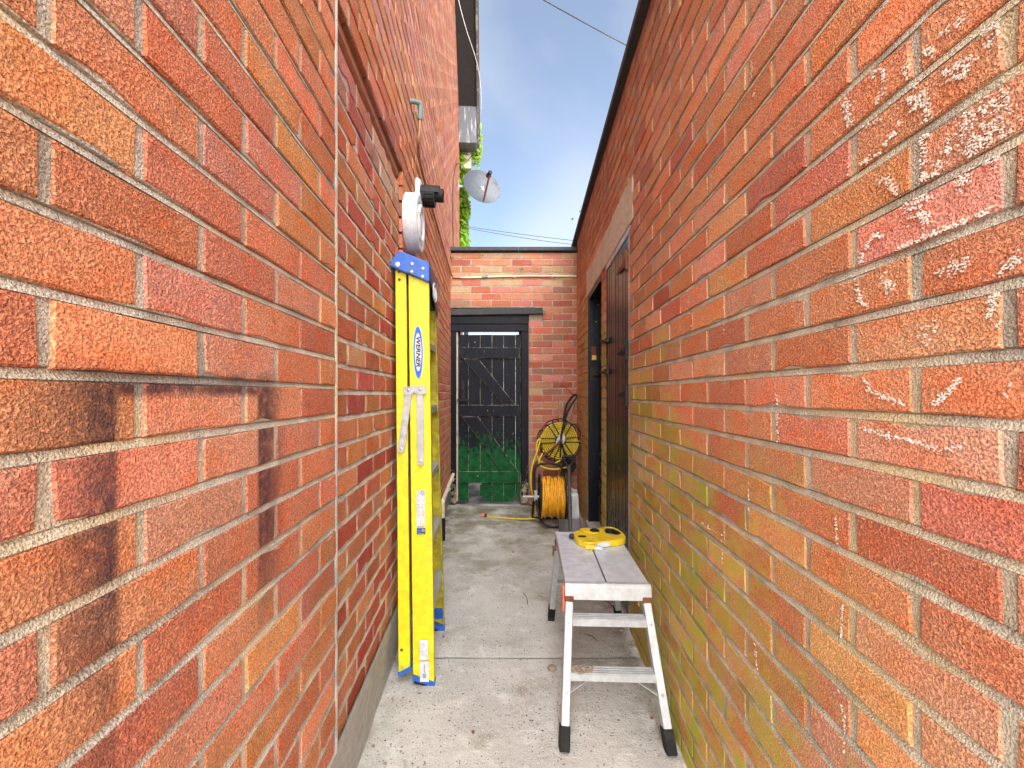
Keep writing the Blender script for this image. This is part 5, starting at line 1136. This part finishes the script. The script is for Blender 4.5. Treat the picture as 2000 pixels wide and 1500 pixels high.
for dd, nm in ((-0.022, 0.0), (0.12, 0.3)):
    mb = MB()
    for k in range(6):
        a = 2*math.pi*k/6 + 0.55 + nm; q = []
        for da, rr in ((-.10, .05), (-.36, .15), (-.40, .205), (-.25, .228), (.25, .228), (.40, .205), (.36, .15), (.10, .05)): q.append(hc - hn*(dd - (0.012 if .1 < rr < .2 else 0)) + hu*rr*math.cos(a+da) + hw*rr*math.sin(a+da))
        mb.tube(smooth_path(q, 2), 0.0062, 6)
    mb.build('wire_spokes', M['iron'], cart, smooth=60)
mb = MB(); mb.prism([hc + hn*0.036 + hu*x + hw*y for x, y in ((-0.055, -0.045), (-0.03, -0.055), (0.03, -0.03), (0.048, 0.02), (0.04, 0.06), (-0.01, 0.062), (-0.04, 0.02))], hn*0.005); mb.build('hub_plate', M['zinc'], cart, bevel=0.002)
mb = MB(); mb.prism([hc + hn*0.042 + hu*x + hw*y for x, y in ((-0.03, -0.05), (0.012, -0.06), (0.02, 0.0), (-0.012, 0.012))], hn*0.003); mb.cyl(hc + hn*0.04, hc + hn*0.062, 0.016, 12); mb.build('hub_bolt', M['rust'], cart)
mb = MB(); mb.tube(smooth_path([hc + hn*0.045, hp(1097, 844, 4.38), hp(1107, 806, 4.40), hp(1117, 789, 4.44), hp(1127, 776, 4.48), hp(1126, 771.5, 4.50), hp(1121, 771, 4.56), hp(1116, 777, 4.62), hp(1106, 790, 4.62), hp(1101, 815, 4.60), hp(1098, 850, 4.58)], 2), 0.0115, 10); mb.build('handle', M['iron'], cart, smooth=60)
mb = MB(); mb.tube(smooth_path([hc + hn*0.045, hp(1078, 878, 4.37), hp(1062, 890, 4.36), hp(1052, 900, 4.36), hp(1043, 908, 4.36), hp(1041, 935, 4.38), Vector((0.22, 4.40, 0.01))], 2), 0.011, 10); mb.build('leg', M['rust'], cart, smooth=60)
mb = MB(); mb.tube(smooth_path([hc + hn*0.045, hp(1101, 880, 4.38), hp(1107, 895, 4.38), hp(1112, 908, 4.40), Vector((0.60, 4.46, 0.2)), Vector((0.60, 4.5, 0.01))], 2), 0.011, 10); mb.build('leg', M['iron'], cart, smooth=60)
mb = MB(); mb.tube([hc + hn*0.05, hp(1094.5, 893, 4.37)], 0.008, 8); mb.build('strut', M['iron'], cart)
mb = MB(); mb.lathe(hp(1112, 909, 4.40), (0.0, -1, 0.15), [(0.0, -0.028), (0.062, -0.028), (0.072, -0.018), (0.072, 0.018), (0.062, 0.028), (0.044, 0.026), (0.040, 0.014), (0.016, 0.014), (0.014, 0.03), (0, 0.03)], 24); mb.build('wheel', M['rubber'], cart, smooth=35)
mb = MB(); mb.tube(smooth_path([hp(1058, 850, 4.40), hp(1050, 880, 4.36), hp(1040, 905, 4.33), hp(1036, 930, 4.31), hp(1037, 950, 4.30), hp(1042, 975, 4.30), Vector((0.235, 4.30, 0.02))], 2), 0.0088, 8)
mb.tube(smooth_path([hp(1062, 880, 4.40), hp(1050, 905, 4.32), hp(1058, 912, 4.28), hp(1075, 917, 4.26), hp(1095, 916, 4.28), hp(1108, 912, 4.34)], 2), 0.0088, 8)
mb.tube(smooth_path([hp(1056, 855, 4.42), hp(1048, 862, 4.38), hp(1047, 890, 4.36), hp(1056, 903, 4.36), hp(1075, 908, 4.36), hp(1094, 900, 4.38)], 2), 0.0088, 8)
mb.tube(smooth_path([hp(1106, 925, 4.52), hp(1102, 945, 4.52), hp(1098, 960, 4.5)], 2), 0.0088, 8); mb.build('loose_hose', M['hose'], cart, smooth=60)
mb = MB(); mb.tube([hp(1119, 771, 4.55), hp(1112, 763, 4.52), hp(1103, 756, 4.50), hp(1097, 752.5, 4.49), hp(1094.5, 754.5, 4.48)], 0.0035, 6); mb.build('wire_hook', M['iron'], cart)

def stick(name, label, p0, p1, r, mat):
    mb = MB(); mb.tube([p0, Vector(p0).lerp(p1, .5), p1], [r*1.05, r, r*0.9], 10); return tag(mb.build(name, mat, own=tuple(p0), smooth=60), label, 'pole')
stick('wooden_pole', 'upright wooden pole standing against the end wall behind the hose cart', Vector((0.505, 4.60, 0.0)), P(1092, 773, 4.735), 0.012, M['wood'])
stick('wooden_pole', 'slanting wooden pole leaning into the corner right of the cart handles', Vector((0.42, 4.55, 0.0)), P(1121, 783, 4.72), 0.013, M['wood'])
stick('metal_rod', 'short rusty rod upright on the right wall in the corner', P(1131.5, 805, 4.66), P(1132, 746, 4.68), 0.006, M['rust'])

# spade
sb = Vector((0.40, 3.34, 0.0)); st = P(1111, 892, 4.00)
spade = thing('spade', 'steel spade with black D handle leaning against the hose reel', 'spade', tuple(sb))
sd_ = (st - sb).normalized(); sr = Vector((1, 0.06, 0)).normalized(); sn = sr.cross(sd_)*1.0
if sn.y > 0: sn = -sn
sb0 = Vector((P(1114, 1080, 3.34).x, 3.34, 0.0)); sd_ = (st - sb0).normalized(); Ls = (st - sb0).length
bl = 0.29; hw_ = 0.092
def sp_(x, d, o=0.0): return sb0 + sr*x + sd_*d + sn*o
mb = MB(); nx, nz = 6, 5; vv = []
for side in (0, 1):
    for j in range(nz+1):
        for i in range(nx+1):
            x = -hw_ + 2*hw_*i/nx; d = bl*j/nz; vv.append(sp_(x*(0.96 + .04*j/nz), d, -0.016*(1-(x/hw_)**2) + side*0.004))
K = (nx+1)*(nz+1); ff = []
for s_ in (0, 1):
    for j in range(nz):
        for i in range(nx): a = s_*K + j*(nx+1) + i; ff.append((a, a+1, a+nx+2, a+nx+1))
rim = [i for i in range(nx+1)] + [j*(nx+1)+nx for j in range(1, nz+1)] + [nz*(nx+1)+i for i in range(nx-1, -1, -1)] + [j*(nx+1) for j in range(nz-1, 0, -1)]
for i in range(len(rim)): a, b_ = rim[i], rim[(i+1) % len(rim)]; ff.append((a, b_, b_+K, a+K))
mb.add(vv, ff); mb.build('blade', M['steel'], spade, smooth=40)
mb = MB(); mb.tube([sp_(0, bl*0.35, 0.006), sp_(0, bl*0.8, 0.014), sp_(0, bl + 0.10, 0.012), sp_(0, bl + 0.12, 0.010)], [0.006, 0.013, 0.019, 0.018], 10); mb.build('socket', M['steel'], spade, smooth=50)
mb = MB(); mb.tube([sp_(0, bl + 0.10, 0.010), sp_(0, Ls - 0.11, 0.0)], [0.0165, 0.0155], 12); mb.build('shaft', M['shaft'], spade, smooth=50)
mb = MB(); yk = Ls - 0.12
for s_ in (-1, 1): mb.tube(smooth_path([sp_(0, yk - 0.03), sp_(0, yk), sp_(s_*0.022, yk + 0.03), sp_(s_*0.050, yk + 0.075), sp_(s_*0.056, yk + 0.115)], 2), 0.0125, 10)
mb.tube([sp_(-0.060, Ls), sp_(0.060, Ls)], 0.0155, 12); mb.build('grip', M['black'], spade, smooth=50)

# jerrycan
jc = Vector((0.60, 4.33, 0.0)); can = thing('jerrycan', 'pale plastic jerrycan standing in the corner behind the spade', 'jerrycan', tuple(jc))
mb = MB(); mb.hexa([jc + Vector(v) for v in ((-0.085, -0.09, 0.0), (0.075, -0.09, 0.0), (0.075, 0.09, 0.0), (-0.085, 0.09, 0.0))], [jc + Vector(v) for v in ((-0.085, -0.09, 0.245), (0.06, -0.09, 0.245), (0.06, 0.09, 0.245), (-0.085, 0.09, 0.245))]); mb.build('body', M['can'], can, bevel=0.016)
mb = MB(); mb.tube(smooth_path([jc + Vector(v) for v in ((-0.07, 0.0, 0.24), (-0.055, 0.0, 0.285), (0.0, 0.0, 0.29), (0.03, 0.0, 0.24))], 2), 0.012, 8); mb.build('handle', M['can'], can, smooth=60)
mb = MB(); mb.cyl(jc + Vector((0.035, -0.03, 0.24)), jc + Vector((0.035, -0.03, 0.275)), 0.022, 14); mb.build('cap', M['white'], can)
mb = MB(); mb.box(jc + Vector((-0.045, -0.0915, 0.205)), (0.06, 0.003, 0.022)); mb.build('label_panel', M['inkgrey'], can)

# ------------------------------------------------------------------ stones and crumbs on the path
rn = random.Random(31)
stones = [((1078, 1304), 0.021, 'largest grey mortar lump on the path left of the near platform leg'), ((996, 1062), 0.014, 'flat brown stone on the path left of the platform, far of two'),
          ((1002, 1078), 0.011, 'small dark stone on the path left of the platform, near of two'), ((783, 1427), 0.007, 'pebble below the ladder, right of two by the left wall'),
          ((729, 1457), 0.007, 'pebble close to the left wall at the bottom of the picture'), ((866, 1244), 0.006, 'reddish chip right of the far ladder foot'),
          ((924, 1429), 0.006, 'orange brick chip in the middle of the near path'), ((1273, 1402), 0.006, 'orange brick chip under the platform beside the right wall'),
          ((1232, 1262), 0.012, 'pale crumb under the platform by the right wall'), ((1214, 1230), 0.015, 'brown mortar lump beside the far right platform foot'),
          ((876, 1038), 0.022, 'flat brown lump by the left wall beyond the ladder'), ((1130, 1222), 0.006, 'dark crumb under the middle of the platform')]
for (px, py), r_, lb in stones:
    c = floor_pt(px, py, r_*0.3); mb = MB(); mb.blob(c, r_, rn.random(), 0.28, (1.25, 1.0, 0.62)); o = mb.build('stone', M['stone'] if 'chip' not in lb else M['rust'], own=tuple(c), fix=False, bevel=r_*0.2); tag(o, lb, 'stone', 'loose stones on the path')
mb = MB()
for _ in range(900):
    y = rn.uniform(0.9, 4.6); x = rn.uniform(LA + LB*y + 0.02, RA + RB*y - 0.02)
    if rn.random() < 0.55: x = (RA + RB*y - abs(rn.gauss(0, 0.07))) if rn.random() < 0.6 else (LA + LB*y + abs(rn.gauss(0, 0.05)))
    r_ = rn.uniform(0.0012, 0.0042) * (1.4 if rn.random() < 0.08 else 1); mb.blob((x, y, r_*0.3), r_, rn.random(), 0.4, (1.2, 1, 0.7))
tag(mb.build('grit', M['stone'], fix=False), 'fine grit and crumbs scattered over the concrete path', 'grit', kind='stuff')

# twigs under and beside the platform
for (x0, y0), (x1, y1), lb in (((1142, 1238), (1166, 1252), 'thin dry twig under the platform'), ((1176, 1168), (1205, 1196), 'long dark twig lying by the far platform feet'), ((1022, 1158), (1030, 1180), 'curved dry twig on the path left of the platform')):
    a, b_ = floor_pt(x0, y0, 0.006), floor_pt(x1, y1, 0.006); mb = MB(); mid_ = a.lerp(b_, .5) + Vector((0.012, 0.006, 0.002)); mb.tube(smooth_path([a, mid_, b_], 2), 0.0022, 6)
    tag(mb.build('twig', M['rust'], own=tuple(a), smooth=60), lb, 'twig', 'dry twigs on the path')
